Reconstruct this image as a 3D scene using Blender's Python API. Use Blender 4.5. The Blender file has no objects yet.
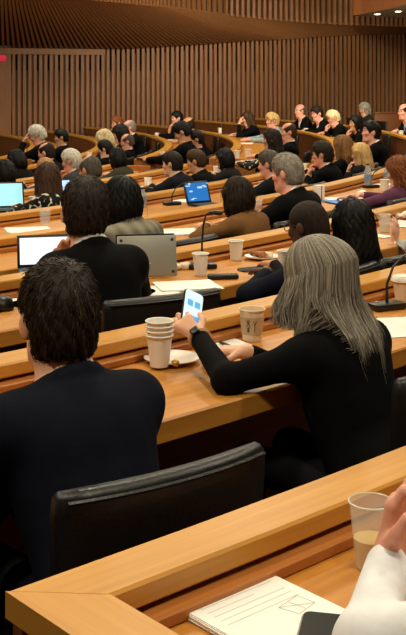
import bpy, bmesh, math, random
import numpy as np
from mathutils import Vector, Matrix

random.seed(7); rng = np.random.default_rng(7)
SC = bpy.context.scene; COL = SC.collection
PI = math.pi
V3 = lambda *a: np.array(a, float)

# ------------------------------------------------------------------ camera
EYE = 1.62
HORIZON = 80.0
FOC = 1100.0
cam = bpy.data.cameras.new('camera'); camo = bpy.data.objects.new('camera', cam); COL.objects.link(camo)
camo.location = (0, 0, EYE); camo.rotation_euler = (PI/2, 0, 0)
cam.sensor_fit = 'VERTICAL'; cam.sensor_height = 24.0; cam.lens = FOC/635*24.0
cam.shift_y = -(317.5-HORIZON)/635; cam.clip_start = .05; cam.clip_end = 100
SC.camera = camo

def at(px, py, z):
    """point of the horizontal plane z that the photograph shows at (px, py)"""
    d = FOC*(EYE-z)/(py-HORIZON)
    return V3((px-203)*d/FOC, d, z)
def atd(px, py, d):
    return V3((px-203)*d/FOC, d, EYE-(py-HORIZON)*d/FOC)

# ------------------------------------------------------------------ materials
def hexc(r, g, b):
    f = lambda c: (c/255/12.92) if c/255 <= .04045 else ((c/255+.055)/1.055)**2.4
    return (f(r), f(g), f(b), 1)
MATS = {}
def mat(name, rgb, rough=.6, metal=0, spec=.5, bump=None, vary=0, vscale=20, emit=None, trans=0, sheen=0, alpha=1, stretch=None):
    if name in MATS: return MATS[name]
    m = bpy.data.materials.new(name); m.use_nodes = True; MATS[name] = m
    nt = m.node_tree; b = nt.nodes['Principled BSDF']
    c = hexc(*rgb)
    b.inputs['Base Color'].default_value = c; b.inputs['Roughness'].default_value = rough
    b.inputs['Metallic'].default_value = metal; b.inputs['Specular IOR Level'].default_value = spec
    if trans:
        b.inputs['Transmission Weight'].default_value = trans; b.inputs['IOR'].default_value = 1.3
    if alpha < 1: b.inputs['Alpha'].default_value = alpha
    if sheen: b.inputs['Sheen Weight'].default_value = sheen
    if emit:
        b.inputs['Emission Color'].default_value = hexc(*emit[0]); b.inputs['Emission Strength'].default_value = emit[1]
    if vary or bump:
        tc = nt.nodes.new('ShaderNodeTexCoord'); n = nt.nodes.new('ShaderNodeTexNoise')
        n.inputs['Scale'].default_value = vscale; n.inputs['Detail'].default_value = 4
        mp = nt.nodes.new('ShaderNodeMapping')
        if stretch: mp.inputs['Scale'].default_value = stretch
        nt.links.new(tc.outputs['Object'], mp.inputs['Vector']); nt.links.new(mp.outputs['Vector'], n.inputs['Vector'])
        if vary:
            mx = nt.nodes.new('ShaderNodeMix'); mx.data_type = 'RGBA'
            lo = tuple(max(0, x*(1-vary)) for x in c[:3])+(1,); hi = tuple(min(1, x*(1+vary)) for x in c[:3])+(1,)
            rp = nt.nodes.new('ShaderNodeMapRange'); rp.inputs[1].default_value = .3; rp.inputs[2].default_value = .7
            nt.links.new(n.outputs['Fac'], rp.inputs[0]); nt.links.new(rp.outputs[0], mx.inputs['Factor'])
            mx.inputs['A'].default_value = lo; mx.inputs['B'].default_value = hi
            nt.links.new(mx.outputs['Result'], b.inputs['Base Color'])
        if bump:
            bp = nt.nodes.new('ShaderNodeBump'); bp.inputs['Strength'].default_value = bump[0]; bp.inputs['Distance'].default_value = bump[1]
            nt.links.new(n.outputs['Fac'], bp.inputs['Height']); nt.links.new(bp.outputs['Normal'], b.inputs['Normal'])
    return m

def wood(name, rgb_a, rgb_b, rough=.4, uv=True, scale=(1.2, 26, 26)):
    m = bpy.data.materials.new(name); m.use_nodes = True; nt = m.node_tree; b = nt.nodes['Principled BSDF']
    tc = nt.nodes.new('ShaderNodeTexCoord'); mp = nt.nodes.new('ShaderNodeMapping'); mp.inputs['Scale'].default_value = scale
    n = nt.nodes.new('ShaderNodeTexNoise'); n.inputs['Scale'].default_value = 1.6; n.inputs['Detail'].default_value = 6; n.inputs['Distortion'].default_value = .6
    r = nt.nodes.new('ShaderNodeValToRGB'); r.color_ramp.elements[0].position = .3; r.color_ramp.elements[1].position = .72
    r.color_ramp.elements[0].color = hexc(*rgb_a); r.color_ramp.elements[1].color = hexc(*rgb_b)
    nt.links.new(tc.outputs['UV' if uv else 'Object'], mp.inputs['Vector']); nt.links.new(mp.outputs['Vector'], n.inputs['Vector'])
    nt.links.new(n.outputs['Fac'], r.inputs['Fac']); nt.links.new(r.outputs['Color'], b.inputs['Base Color'])
    b.inputs['Roughness'].default_value = rough; b.inputs['Specular IOR Level'].default_value = .4
    return m

M_DESK = wood('honey_wood', (176, 114, 42), (202, 138, 56), .42)
M_RAIL = wood('honey_wood_rail', (188, 130, 50), (208, 150, 64), .40)
M_PANEL = wood('honey_wood_panel', (158, 94, 40), (184, 116, 54), .45)
M_SLAT = wood('walnut_slat', (128, 84, 50), (150, 102, 62), .5, uv=False, scale=(30, 30, 2))
M_FLOORW = mat('dark_carpet', (46, 34, 30), .95, vary=.3, vscale=60)
M_WHITE = mat('white_plaster', (226, 222, 214), .8)
M_LEATHER = mat('black_leather', (17, 17, 18), .42, bump=(.25, .004), vscale=140)
M_BLACK = mat('black_plastic', (18, 18, 19), .4)
M_METAL = mat('brushed_metal', (150, 148, 145), .3, metal=1)
M_PAPER = mat('white_paper', (240, 238, 232), .8)
M_INK = mat('grey_ink', (188, 186, 184), .8)
M_CUP = mat('white_paper_cup', (236, 230, 220), .6)
M_CUPIN = mat('paper_cup_inside', (226, 214, 196), .6)

# ------------------------------------------------------------------ objects
def tag(o, label=None, cat=None, group=None, kind=None):
    if label: o['label'] = label
    if cat: o['category'] = cat
    if group: o['group'] = group
    if kind: o['kind'] = kind
    return o
def empty(name, loc=(0, 0, 0), rz=0):
    o = bpy.data.objects.new(name, None); COL.objects.link(o); o.location = loc; o.rotation_euler = (0, 0, rz); o.empty_display_size = .05
    return o
def link_mesh(name, verts, faces, mats, parent=None, smooth=True, mi=None, uv=None):
    me = bpy.data.meshes.new(name)
    me.from_pydata([tuple(map(float, v)) for v in verts], [], [tuple(int(i) for i in f) for f in faces])
    if not isinstance(mats, (list, tuple)): mats = [mats]
    for m in mats: me.materials.append(m)
    if mi is not None: me.polygons.foreach_set('material_index', np.asarray(mi, dtype=np.int32))
    me.polygons.foreach_set('use_smooth', np.full(len(me.polygons), bool(smooth)))
    if uv is not None:
        ul = me.uv_layers.new(name='UVMap'); li = np.empty(len(me.loops), dtype=np.int32); me.loops.foreach_get('vertex_index', li)
        ul.data.foreach_set('uv', np.asarray(uv, dtype=np.float32)[li].ravel())
    me.update()
    o = bpy.data.objects.new(name, me); COL.objects.link(o)
    if parent: o.parent = parent
    return o
class MB:
    """collects pieces of one mesh"""
    def __init__(s): s.v = []; s.f = []; s.mi = []
    def add(s, v, f, mi=0):
        n = len(s.v); s.v += [tuple(map(float, p)) for p in v]; s.f += [tuple(int(i)+n for i in q) for q in f]; s.mi += [mi]*len(f)
    def box(s, c, size, rot=None, bevel=0, mi=0, seg=2):
        bm = bmesh.new(); bmesh.ops.create_cube(bm, size=1)
        for v in bm.verts: v.co = Vector((v.co.x*size[0], v.co.y*size[1], v.co.z*size[2]))
        if bevel: bmesh.ops.bevel(bm, geom=list(bm.edges), offset=bevel, segments=seg, affect='EDGES', profile=.5)
        M = (rot if rot is not None else Matrix.Identity(3))
        bm.verts.index_update()
        s.add([M @ v.co + Vector(c) for v in bm.verts], [[v.index for v in f.verts] for f in bm.faces], mi); bm.free()
    def tube(s, pts, rad, n=8, cap=True, mi=0):
        pts = [np.array(p, float) for p in pts]; m = len(pts)
        if not hasattr(rad, '__len__'): rad = [rad]*m
        vs = []; fs = []; up = V3(.13, .21, .97)
        t0 = pts[1]-pts[0]; a = np.cross(t0, up); a /= np.linalg.norm(a)+1e-9
        for i in range(m):
            t = pts[min(i+1, m-1)]-pts[max(i-1, 0)]; t /= np.linalg.norm(t)+1e-9
            a = a-t*np.dot(a, t); a /= np.linalg.norm(a)+1e-9; b = np.cross(t, a)
            for k in range(n):
                q = 2*PI*k/n; vs.append(pts[i]+rad[i]*(math.cos(q)*a+math.sin(q)*b))
        for i in range(m-1):
            for k in range(n): fs.append((i*n+k, i*n+(k+1) % n, (i+1)*n+(k+1) % n, (i+1)*n+k))
        if cap: fs += [tuple(range(n))[::-1], tuple(range((m-1)*n, m*n))]
        s.add(vs, fs, mi)
    def lathe(s, prof, n=24, c=(0, 0, 0), mi=0, close=True):
        vs = []; fs = []; m = len(prof)
        for r, z in prof:
            for k in range(n): vs.append((c[0]+r*math.cos(2*PI*k/n), c[1]+r*math.sin(2*PI*k/n), c[2]+z))
        for i in range(m-1):
            for k in range(n): fs.append((i*n+k, i*n+(k+1) % n, (i+1)*n+(k+1) % n, (i+1)*n+k))
        if close: fs += [tuple(range(n))[::-1], tuple(range((m-1)*n, m*n))]
        s.add(vs, fs, mi)
    def build(s, name, mats, parent=None, smooth=True):
        o = link_mesh(name, s.v, s.f, mats, parent, smooth, s.mi)
        if smooth: o.data.set_sharp_from_angle(angle=.7)
        return o
def copy_tree(o, parent=None):
    c = o.copy(); COL.objects.link(c); c.parent = parent
    for ch in o.children: copy_tree(ch, c)
    return c

# ------------------------------------------------------------------ smooth implicit surfaces
class Field:
    def __init__(s, lo, hi, h):
        s.lo = np.array(lo, float); s.h = h; n = np.ceil((np.array(hi)-s.lo)/h).astype(int)+1
        s.ax = [s.lo[i]+h*np.arange(n[i]) for i in range(3)]; s.v = np.full(n, .2, np.float32)
    def block(s, lo, hi):
        sl = []
        for i in range(3):
            a = int(max(0, math.floor((lo[i]-s.lo[i])/s.h))); b = int(min(len(s.ax[i]), math.ceil((hi[i]-s.lo[i])/s.h)+1))
            if b <= a: return None, None
            sl.append(slice(a, b))
        X, Y, Z = np.meshgrid(s.ax[0][sl[0]], s.ax[1][sl[1]], s.ax[2][sl[2]], indexing='ij', sparse=True)
        return tuple(sl), (X, Y, Z)
    def join(s, sl, d, k):
        a = s.v[sl]
        if k > 0:
            hh = np.maximum(k-np.abs(a-d), 0)/k; s.v[sl] = np.minimum(a, d)-hh*hh*k*.25
        else: s.v[sl] = np.minimum(a, d)
    def cut(s, sl, d, k):
        a = s.v[sl]; d = -d
        if k > 0:
            hh = np.maximum(k-np.abs(a-d), 0)/k; s.v[sl] = np.maximum(a, d)+hh*hh*k*.25
        else: s.v[sl] = np.maximum(a, d)
    def cone(s, a, b, ra, rb, k=.02, sub=False):
        a = np.array(a, float); b = np.array(b, float); R = max(ra, rb)+k+3*s.h
        sl, P = s.block(np.minimum(a, b)-R, np.maximum(a, b)+R)
        if sl is None: return
        ba = b-a; L2 = max(float(ba@ba), 1e-9)
        x, y, z = P[0]-a[0], P[1]-a[1], P[2]-a[2]
        t = np.clip((x*ba[0]+y*ba[1]+z*ba[2])/L2, 0, 1)
        d = np.sqrt((x-t*ba[0])**2+(y-t*ba[1])**2+(z-t*ba[2])**2)-(ra+(rb-ra)*t)
        (s.cut if sub else s.join)(sl, d.astype(np.float32), k)
    def ell(s, c, r, R=None, k=.02, sub=False):
        c = np.array(c, float); r = np.array(r, float); m = (r.max() if R is not None else r)+k+3*s.h
        sl, P = s.block(c-m, c+m)
        if sl is None: return
        x, y, z = P[0]-c[0], P[1]-c[1], P[2]-c[2]
        if R is not None:
            R = np.array(R)
            x, y, z = (x*R[0, 0]+y*R[1, 0]+z*R[2, 0], x*R[0, 1]+y*R[1, 1]+z*R[2, 1], x*R[0, 2]+y*R[1, 2]+z*R[2, 2])
        k0 = np.sqrt((x/r[0])**2+(y/r[1])**2+(z/r[2])**2); k1 = np.sqrt((x/r[0]**2)**2+(y/r[1]**2)**2+(z/r[2]**2)**2)+1e-6
        d = k0*(k0-1)/k1
        (s.cut if sub else s.join)(sl, d.astype(np.float32), k)
    def full(s):
        return np.meshgrid(*s.ax, indexing='ij', sparse=True)
    def mesh(s):
        v = s.v; v[0] = v[-1] = .1; v[:, 0] = v[:, -1] = .1; v[:, :, 0] = v[:, :, -1] = .1
        S = v < 0
        c8 = [(i, j, k) for i in (0, 1) for j in (0, 1) for k in (0, 1)]
        nx, ny, nz = v.shape
        sub = lambda A, o: A[o[0]:nx-1+o[0], o[1]:ny-1+o[1], o[2]:nz-1+o[2]]
        cnt = sum(sub(S, o).astype(np.int8) for o in c8); act = (cnt > 0) & (cnt < 8)
        ci = np.argwhere(act); N = len(ci); idx = np.full(act.shape, -1, np.int64); idx[act] = np.arange(N)
        cv = {o: v[ci[:, 0]+o[0], ci[:, 1]+o[1], ci[:, 2]+o[2]] for o in c8}
        acc = np.zeros((N, 3)); n = np.zeros(N)
        for o in c8:
            for a in range(3):
                if o[a] == 0:
                    q = list(o); q[a] = 1; q = tuple(q); A, B = cv[o], cv[q]; cr = (A < 0) != (B < 0)
                    t = np.where(cr, A/np.where(cr, A-B, 1), 0); p = np.tile(np.array(o, float), (N, 1)); p[:, a] = t
                    acc += np.where(cr[:, None], p, 0); n += cr
        vs = s.lo+s.h*(ci+acc/n[:, None])
        fs = []
        for a in range(3):
            b, c = (a+1) % 3, (a+2) % 3
            s0 = np.take(S, range(v.shape[a]-1), axis=a); s1 = np.take(S, range(1, v.shape[a]), axis=a)
            e = np.argwhere(s0 != s1); e = e[(e[:, b] > 0) & (e[:, c] > 0) & (e[:, b] < v.shape[b]-1) & (e[:, c] < v.shape[c]-1)]
            def cell(db, dc):
                q = e.copy(); q[:, b] += db; q[:, c] += dc; return idx[q[:, 0], q[:, 1], q[:, 2]]
            quad = np.stack([cell(-1, -1), cell(0, -1), cell(0, 0), cell(-1, 0)], 1)
            ins = S[e[:, 0], e[:, 1], e[:, 2]]; quad[~ins] = quad[~ins][:, ::-1]
            fs.append(quad)
        return vs, np.concatenate(fs)
def rotm(yaw=0, pitch=0, roll=0):
    return np.array(Matrix.Rotation(yaw, 3, 'Z') @ Matrix.Rotation(-pitch, 3, 'X') @ Matrix.Rotation(roll, 3, 'Y'))
def nrm(v):
    v = np.array(v, float); return v/(np.linalg.norm(v)+1e-9)

# ------------------------------------------------------------------ people
SKIN = {'light': (226, 172, 142), 'pink': (226, 160, 136), 'tan': (204, 148, 112), 'olive': (190, 134, 98), 'dark': (76, 48, 36)}
HAIRC = {'dark': ((34, 26, 20), .55), 'black': ((17, 15, 15), .45), 'brownblack': ((38, 26, 20), .7), 'brown': ((66, 44, 28), .5), 'lightbrown': ((122, 84, 48), .5), 'auburn': ((128, 74, 38), .5),
         'blond': ((206, 168, 108), .5), 'paleblond': ((224, 204, 160), .5), 'grey': ((140, 132, 122), .55), 'silver': ((196, 190, 178), .55), 'darkgrey': ((84, 76, 68), .55), 'sandy': ((170, 128, 84), .55)}
def skinm(k): return mat('skin_'+k, SKIN[k], .5, spec=.4, vary=.06, vscale=30)
def hairm(k): return mat('hair_'+k, HAIRC[k][0], HAIRC[k][1]+.1, spec=.25, vary=.35, vscale=60, stretch=(1, 1, .25), bump=(.5, .006))
M_LIP = mat('lip', (186, 108, 96), .45)
M_EYEW = mat('eye_white', (228, 222, 214), .3); M_EYED = mat('eye_iris', (38, 26, 20), .2)
def cloth(rgb, patt=None):
    n = 'cloth_%d_%d_%d%s' % (*rgb, patt or '')
    if n in MATS: return MATS[n]
    if not patt: return mat(n, rgb, .9, spec=.08, bump=(.3, .01), vscale=14, vary=.12)
    m = mat(n, rgb, .85, spec=.2); nt = m.node_tree; b = nt.nodes['Principled BSDF']; tc = nt.nodes.new('ShaderNodeTexCoord')
    if patt == 'check':
        cols = []
        for k, (ax, sc) in enumerate((('X', 24), ('Z', 22))):
            w = nt.nodes.new('ShaderNodeTexWave'); w.bands_direction = ax; w.inputs['Scale'].default_value = sc/6; w.inputs['Distortion'].default_value = .4
            nt.links.new(tc.outputs['Object'], w.inputs['Vector']); cols.append(w)
        n2 = nt.nodes.new('ShaderNodeTexNoise'); n2.inputs['Scale'].default_value = 120; nt.links.new(tc.outputs['Object'], n2.inputs['Vector'])
        ad = nt.nodes.new('ShaderNodeMath'); ad.operation = 'ADD'; nt.links.new(cols[0].outputs['Fac'], ad.inputs[0]); nt.links.new(cols[1].outputs['Fac'], ad.inputs[1])
        a2 = nt.nodes.new('ShaderNodeMath'); a2.operation = 'ADD'; nt.links.new(ad.outputs[0], a2.inputs[0]); nt.links.new(n2.outputs['Fac'], a2.inputs[1])
        fac = a2.outputs[0]; r0, r1 = .7, 2.2; c0 = tuple(int(x*.78) for x in rgb); c1 = tuple(min(255, int(x*1.2)) for x in rgb)
    else:
        n2 = nt.nodes.new('ShaderNodeTexVoronoi'); n2.inputs['Scale'].default_value = 26; nt.links.new(tc.outputs['Object'], n2.inputs['Vector'])
        fac = n2.outputs['Distance']; r0, r1 = .66, .72; c0 = rgb; c1 = (214, 206, 184)
    rp = nt.nodes.new('ShaderNodeMapRange'); rp.inputs[1].default_value = r0; rp.inputs[2].default_value = r1; nt.links.new(fac, rp.inputs[0])
    mx = nt.nodes.new('ShaderNodeMix'); mx.data_type = 'RGBA'; mx.inputs['A'].default_value = hexc(*c0); mx.inputs['B'].default_value = hexc(*c1)
    nt.links.new(rp.outputs[0], mx.inputs['Factor']); nt.links.new(mx.outputs['Result'], b.inputs['Base Color'])
    return m
M_SHIRT = mat('white_shirt', (232, 230, 228), .8)

HAIR_CACHE = {}; INFO = {}
def hair_mesh(style, h):
    key = (style, h)
    if key in HAIR_CACHE: return HAIR_CACHE[key]
    F = Field((-.17, -.2, -.42), (.17, .17, .19), h)
    base = style.split('_')[0]
    t = {'short': .008, 'buzz': .005, 'bald': .006, 'balding': .007, 'full': .016, 'bob': .014, 'long': .014, 'wavy': .016, 'pixie': .02}[base]
    F.ell((0, -.012, .03), (.077+t, .097+t, .088+t), k=0)
    F.ell((0, -.035, -.03), (.068+t, .072+t, .082+t), k=.03)
    if base in ('short', 'full', 'pixie'): F.ell((.008, .012, .066), (.076, .086, .060+t), k=.03)
    F.ell((0, .118, -.04), (.10, .088, .108), k=.012, sub=True)
    if base not in ('bob', 'long', 'wavy'):
        for sx in (-1, 1): F.ell((sx*.094, .010, -.034), (.033, .047, .060), k=.010, sub=True)
        F.ell((0, -.06, -.158), (.16, .16, .085 if base != 'full' else .072), k=.015, sub=True)
    if base == 'bald': F.ell((0, .035, .10), (.1, .118, .085), k=.02, sub=True)
    if base == 'balding': F.ell((0, .05, .105), (.075, .095, .055), k=.02, sub=True)
    if base == 'bob':
        F.ell((0, -.035, -.045), (.102, .088, .125), k=.03)
        for sx in (-1, 1): F.cone((sx*.08, .03, .03), (sx*.082, .035, -.10), .024, .02, k=.03)
        F.ell((0, 0, -.26), (.2, .2, .11), k=.015, sub=True)
        F.ell((0, .13, -.05), (.066, .09, .12), k=.015, sub=True)
    if base in ('long', 'wavy'):
        F.ell((0, -.055, -.09), (.104, .078, .19), k=.04)
        F.ell((0, -.075, -.2), (.112, .05, .13), k=.05)
        for sx in (-1, 1): F.cone((sx*.078, .03, .03), (sx*.088, .03, -.19), .024, .022, k=.03)
        F.ell((0, .13, -.06), (.064, .095, .15), k=.015, sub=True)
    X, Y, Z = F.full(); ang = np.arctan2(X, -Y+.0)
    amp = {'buzz': .0006, 'bald': .0008, 'wavy': .006}.get(base, .0018)
    F.v = (F.v+amp*np.sin(ang*22+6*np.sin(Z*22))+amp*.6*np.sin(ang*51-Z*25+2*np.sin(Z*30))*np.ones_like(F.v)).astype(np.float32)
    HAIR_CACHE[key] = F.mesh(); return HAIR_CACHE[key]

def strands(v, f, Rh, style, n, seed, names):
    """tapered locks lying along a hair surface (head axes), as one mesh with several shades"""
    g = np.random.default_rng(seed); long = style.split('_')[0] in ('bob', 'long', 'wavy')
    A, B, C = v[f[:, 0]], v[f[:, 1]], v[f[:, 2]]; nn = np.cross(B-A, C-A); ar = np.linalg.norm(nn, axis=1)+1e-12
    pick = g.choice(len(f), n, p=ar/ar.sum()); c = v[f[pick]].mean(1)+g.normal(0, .002, (n, 3)); N = nn[pick]/ar[pick][:, None]
    crown = V3(.012, -.055, .12); d = c-crown; dist = np.linalg.norm(d, axis=1)[:, None]
    down = np.array([0, -.15, -1.0])
    fl = d/(dist+1e-6)*np.clip(1.2-dist*(6 if long else 2.5), 0, 1)+down*np.clip(dist*(8 if long else 4), .05, 1.2)
    if not long: fl[:, 1] += np.where(c[:, 1] > -.02, .9, 0)*np.clip(c[:, 2]*9, 0, 1); fl[:, 0] += np.where(c[:, 1] > -.02, .5, 0)*np.clip(c[:, 2]*9, 0, 1)
    fl += g.normal(0, .10 if not long else .06, (n, 3)); fl -= N*(fl*N).sum(1)[:, None]; fl /= np.linalg.norm(fl, axis=1)[:, None]+1e-9
    L = (g.uniform(.05, .11, n) if long else g.uniform(.013, .026, n))[:, None]; R = .085
    sd = np.cross(fl, N); w = g.uniform(.0009, .0019, n)[:, None]*(1.5 if long else 1); lift = g.uniform(.0004, .0024, n)[:, None]
    K = 5; vs = np.empty((n, K, 3, 3))
    for k in range(K):
        t = k/(K-1); p = c+fl*L*t-N*(L*t)**2/(2*R)+N*(lift*math.sin(PI*min(t*1.1, 1))-.0012)
        ww = w*(1-.85*t**1.5)
        vs[:, k, 0] = p+sd*ww; vs[:, k, 1] = p-sd*ww; vs[:, k, 2] = p+N*ww*1.1
    fs = []
    base = (np.arange(n)*K*3)[:, None]
    for k in range(K-1):
        for a in range(3):
            b = (a+1) % 3; fs.append(base+np.array([[k*3+a, k*3+b, k*3+3+b, k*3+3+a]]))
    fs = np.stack(fs, 1).reshape(-1, 4); mi = np.repeat(g.choice(len(names), n, p=names_p(len(names))), (K-1)*3)
    return vs.reshape(-1, 3), fs, mi
def names_p(k): return {1: [1], 2: [.8, .2], 3: [.62, .26, .12]}[k]
def ik(S, T, l1, l2, hint):
    v = T-S; d = np.linalg.norm(v); dn = v/d; d = min(d, l1+l2-.004); a = (l1*l1-l2*l2+d*d)/(2*d); hh = math.sqrt(max(l1*l1-a*a, 0))
    n = np.array(hint, float); n = nrm(n-dn*(n@dn)); return S+dn*a+n*hh, S+dn*d

def kin(lean, wide=1.0):
    u = V3(0, math.sin(lean), math.cos(lean)); hip = V3(0, 0, .55)
    N = hip+u*.47; pn = lean*.5+.12; HC = N+.15*V3(0, math.sin(pn), math.cos(pn))
    sh = [hip+u*.405+V3(sx*.166*wide, 0, 0) for sx in (-1, 1)]
    return hip, u, N, HC, sh

def hand(F, W, f, n, side, curl, fat=0, k=.012):
    f = nrm(f); n = nrm(np.array(n, float)-f*np.dot(n, f)); l = np.cross(f, n)*side
    for o in (-.022, 0, .022): F.cone(W, W+f*.078+l*o, .019+fat, .0145+fat, k=k)
    ln = (.07, .079, .073, .057)
    for i in range(4):
        c = curl if not hasattr(curl, '__len__') else curl[i]
        p = W+f*(.084-.006*abs(i-1))+l*(.03-.0205*i); a = c*.5; r = .0092+fat
        for q, fr in enumerate((.45, .31, .24)):
            d = f*math.cos(a)+n*math.sin(a); d = nrm(d+l*(.07-.05*i)); e = p+d*ln[i]*fr
            F.cone(p, e, r, r-.0008, k=.006); p = e; r -= .0008; a += c
    b = W+f*.018+l*.024; d1 = nrm(f*.62+l*.75+n*.3); e1 = b+d1*.047; d2 = nrm(f*.9+l*.25+n*.4); e2 = e1+d2*.033
    F.cone(b, e1, .0135+fat, .011+fat, k=.012); F.cone(e1, e2, .011+fat, .0085+fat, k=.006)

def arm_spec(a, side, hip, N, HC, Rh, zd):
    """side -1 left, +1 right; a preset name or a dict -> dict"""
    if isinstance(a, dict): return a
    s = side
    P = {
     'desk':  dict(T=(s*.15, .40, zd+.05), dir=(-s*.38, .92, -.06), n=(0, 0, -1), curl=.3, hint=(s*1, -.5, -.25)),
     'wide':  dict(T=(s*.26, .38, zd+.05), dir=(-s*.2, .97, -.06), n=(0, 0, -1), curl=.35, hint=(s*1, -.5, -.25)),
     'mid':   dict(T=(s*.06, .36, zd+.055), dir=(-s*.75, .6, -.05), n=(0, 0, -1), curl=.5, hint=(s*1, -.5, -.25)),
     'far':   dict(T=(s*.13, .52, zd+.05), dir=(-s*.2, .97, -.06), n=(0, 0, -1), curl=.3, hint=(s*1, -.4, -.2)),
     'near':  dict(T=(s*.15, .27, zd+.055), dir=(-s*.6, .75, -.06), n=(0, 0, -1), curl=.5, hint=(s*1, -.6, -.4)),
     'lap':   dict(T=(s*.13, .20, .655), dir=(-s*.5, .85, -.1), n=(0, 0, -1), curl=.5, hint=(s*1, -.8, -.4)),
     'chin':  dict(T=HC+V3(s*.045, .13, -.22), dir=(-s*.25, -.16, .95), n=(-s*.3, -1, 0), curl=.9, hint=(s*.5, .35, -1)),
     'brow':  dict(T=HC+V3(s*.06, .16, -.09), dir=(-s*.25, -.35, .9), n=(-s*.3, -1, 0), curl=.35, hint=(s*.5, .35, -1)),
     'cheek': dict(T=HC+Rh@V3(s*.115, .05, -.19), dir=(-s*.1, -.05, 1), n=(-s*1, -.3, 0), curl=.5, hint=(s*.5, .35, -1)),
     'clasp': dict(T=HC+V3(s*.035, .16, -.20), dir=(-s*.05, -.1, 1), n=(-s*1, 0, 0), curl=.25, hint=(s*.8, .1, -1)),
    }
    return P[a]

def person(label, pos, yaw, lean=.2, s=1.0, head=(0, .1, 0), hair=('short', 'dark'), skin='light', top=('suit', (24, 24, 27)), arms=('desk', 'desk'),
           wide=1.0, h=.012, glasses=None, trousers=(26, 26, 30), group=None, detail=True, shirt=None, tie=None, rolled=0, zlift=0.0, arm_only=None, strands_n=0, strand_cols=(), belly=0.0, row=None):
    rz = .455-.455*s+zlift; zd = (.79+zlift-rz)/s
    hip, u, N, HC, SH = kin(lean, wide); Rs = rotm(0, lean); Rh = rotm(*head)
    hl = lambda *p: HC+Rh@V3(*p)
    fat = .002 if h >= .012 else 0
    spec = [arm_spec(a, sd, hip, N, HC, Rh, zd) for a, sd in zip(arms, (-1, 1))]
    Minv = np.linalg.inv(np.array(Matrix.Translation((pos[0], pos[1], rz)) @ Matrix.Rotation(yaw, 4, 'Z') @ Matrix.Scale(s, 4)))
    EL, WR = [], []
    for i, sd in enumerate((-1, 1)):
        T = spec[i].get('T')
        if 'W' in spec[i]: T = (Minv @ np.append(np.array(spec[i]['W'], float), 1))[:3]
        T = np.array(T, float)
        e, w = ik(SH[i], T, .285*spec[i].get('len', 1), .255*spec[i].get('len', 1), spec[i]['hint'])
        if 'E' in spec[i]: e = (Minv @ np.append(np.array(spec[i]['E'], float), 1))[:3]; w = T
        EL.append(e); WR.append(w)
    def rest(v):
        """keeps flesh and cloth on top of, or in front of, the desk they lean on"""
        if row is None: return v
        c, sn = math.cos(yaw), math.sin(yaw); wx = pos[0]+s*(v[:, 0]*c-v[:, 1]*sn); wy = pos[1]+s*(v[:, 0]*sn+v[:, 1]*c); wz = rz+s*v[:, 2]
        r = np.hypot(wx-CX, wy-CY); off = r-RAD[row]; w = TOPW[row]+.028; v = v.copy()
        top = np.where(off < .118, RAIL_Z, np.where(off < .148, TOP_Z+.022, TOP_Z))+zlift+.003
        ins = (off < w+.006) & (off > -.01) & (wz < top) & (wz > TOP_Z+zlift-.36)
        out = w+.007-off; up = top-wz; push = ins & (out < up*1.6) & (out < .12); lift = ins & ~push
        k = np.where(push, out, 0); wx = wx+k*(wx-CX)/r; wy = wy+k*(wy-CY)/r; wz = np.where(lift, top, wz)
        dx, dy = wx-pos[0], wy-pos[1]; v[:, 0] = (dx*c+dy*sn)/s; v[:, 1] = (-dx*sn+dy*c)/s; v[:, 2] = (wz-rz)/s
        return v
    # --- body: head, neck, trunk, arms and hands in one surface
    pts = np.array([hip, N, HC]+SH+EL+WR); lo = pts.min(0)-.22; hi = pts.max(0)+.22
    lo[2] = .44; hi[2] = max(HC[2]+.17, hi[2])
    F = Field(lo, hi, h)
    F.ell(hl(0, -.012, .03), (.076, .097, .088), Rh, k=0)
    F.ell(hl(0, .022, -.04), (.060, .070, .080), Rh, k=.03)
    F.cone(hl(-.02, .062, -.098), hl(.02, .062, -.098), .02, .02, k=.02)
    for sx in (-1, 1): F.cone(hl(sx*.048, .0, -.07), hl(sx*.02, .06, -.098), .02, .018, k=.03)
    F.cone(hl(-.035, .078, .026), hl(.035, .078, .026), .012, .012, k=.015)
    F.cone(hl(0, .086, .012), hl(0, .100, -.027), .008, .0125, k=.012)
    for sx in (-1, 1):
        F.ell(hl(sx*.011, .093, -.032), (.009, .01, .008), Rh, k=.006)
        F.ell(hl(sx*.03, .096, .008), (.018, .014, .011), Rh, k=.01, sub=True)
        F.ell(hl(sx*.042, .07, -.022), (.022, .018, .018), Rh, k=.02)
    F.cone(hl(-.019, .086, -.06), hl(.019, .086, -.06), .0065, .0065, k=.006)
    F.cone(hl(-.015, .087, -.071), hl(.015, .087, -.071), .007, .007, k=.006)
    F.cone(hl(0, -.022, -.06), N+V3(0, -.012, -.03), .053*wide, .058*wide, k=.03)
    for sx in (-1, 1):
        F.ell(hl(sx*.079, -.008, -.008), (.011, .021, .034), Rh@rotm(sx*-.35), k=.006)
    F.cone(N, hip+u*.1, .07, .08, k=.04)
    for i, sd in enumerate((-1, 1)):
        F.cone(N-u*.02, SH[i], .05, .043, k=.03); F.cone(SH[i], EL[i], .04, .034, k=.02); F.cone(EL[i], WR[i], .035 if not rolled else .04, .025, k=.02)
        hand(F, WR[i], Rspec(spec[i]['dir'], spec[i], yaw), Rspec(spec[i]['n'], spec[i], yaw), sd, spec[i].get('curl', .3), fat)
    v, f = F.mesh()
    mi = np.zeros(len(f), int)
    if h <= .0125:
        q = (v[f].mean(1)-HC) @ Rh
        mi[(np.abs(q[:, 0]) < .023) & (np.abs(q[:, 2]+.066) < .0105) & (q[:, 1] > .082)] = 1
    root = link_mesh('person', rest(v), f, [skinm(skin), M_LIP], None, True, mi)
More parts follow.
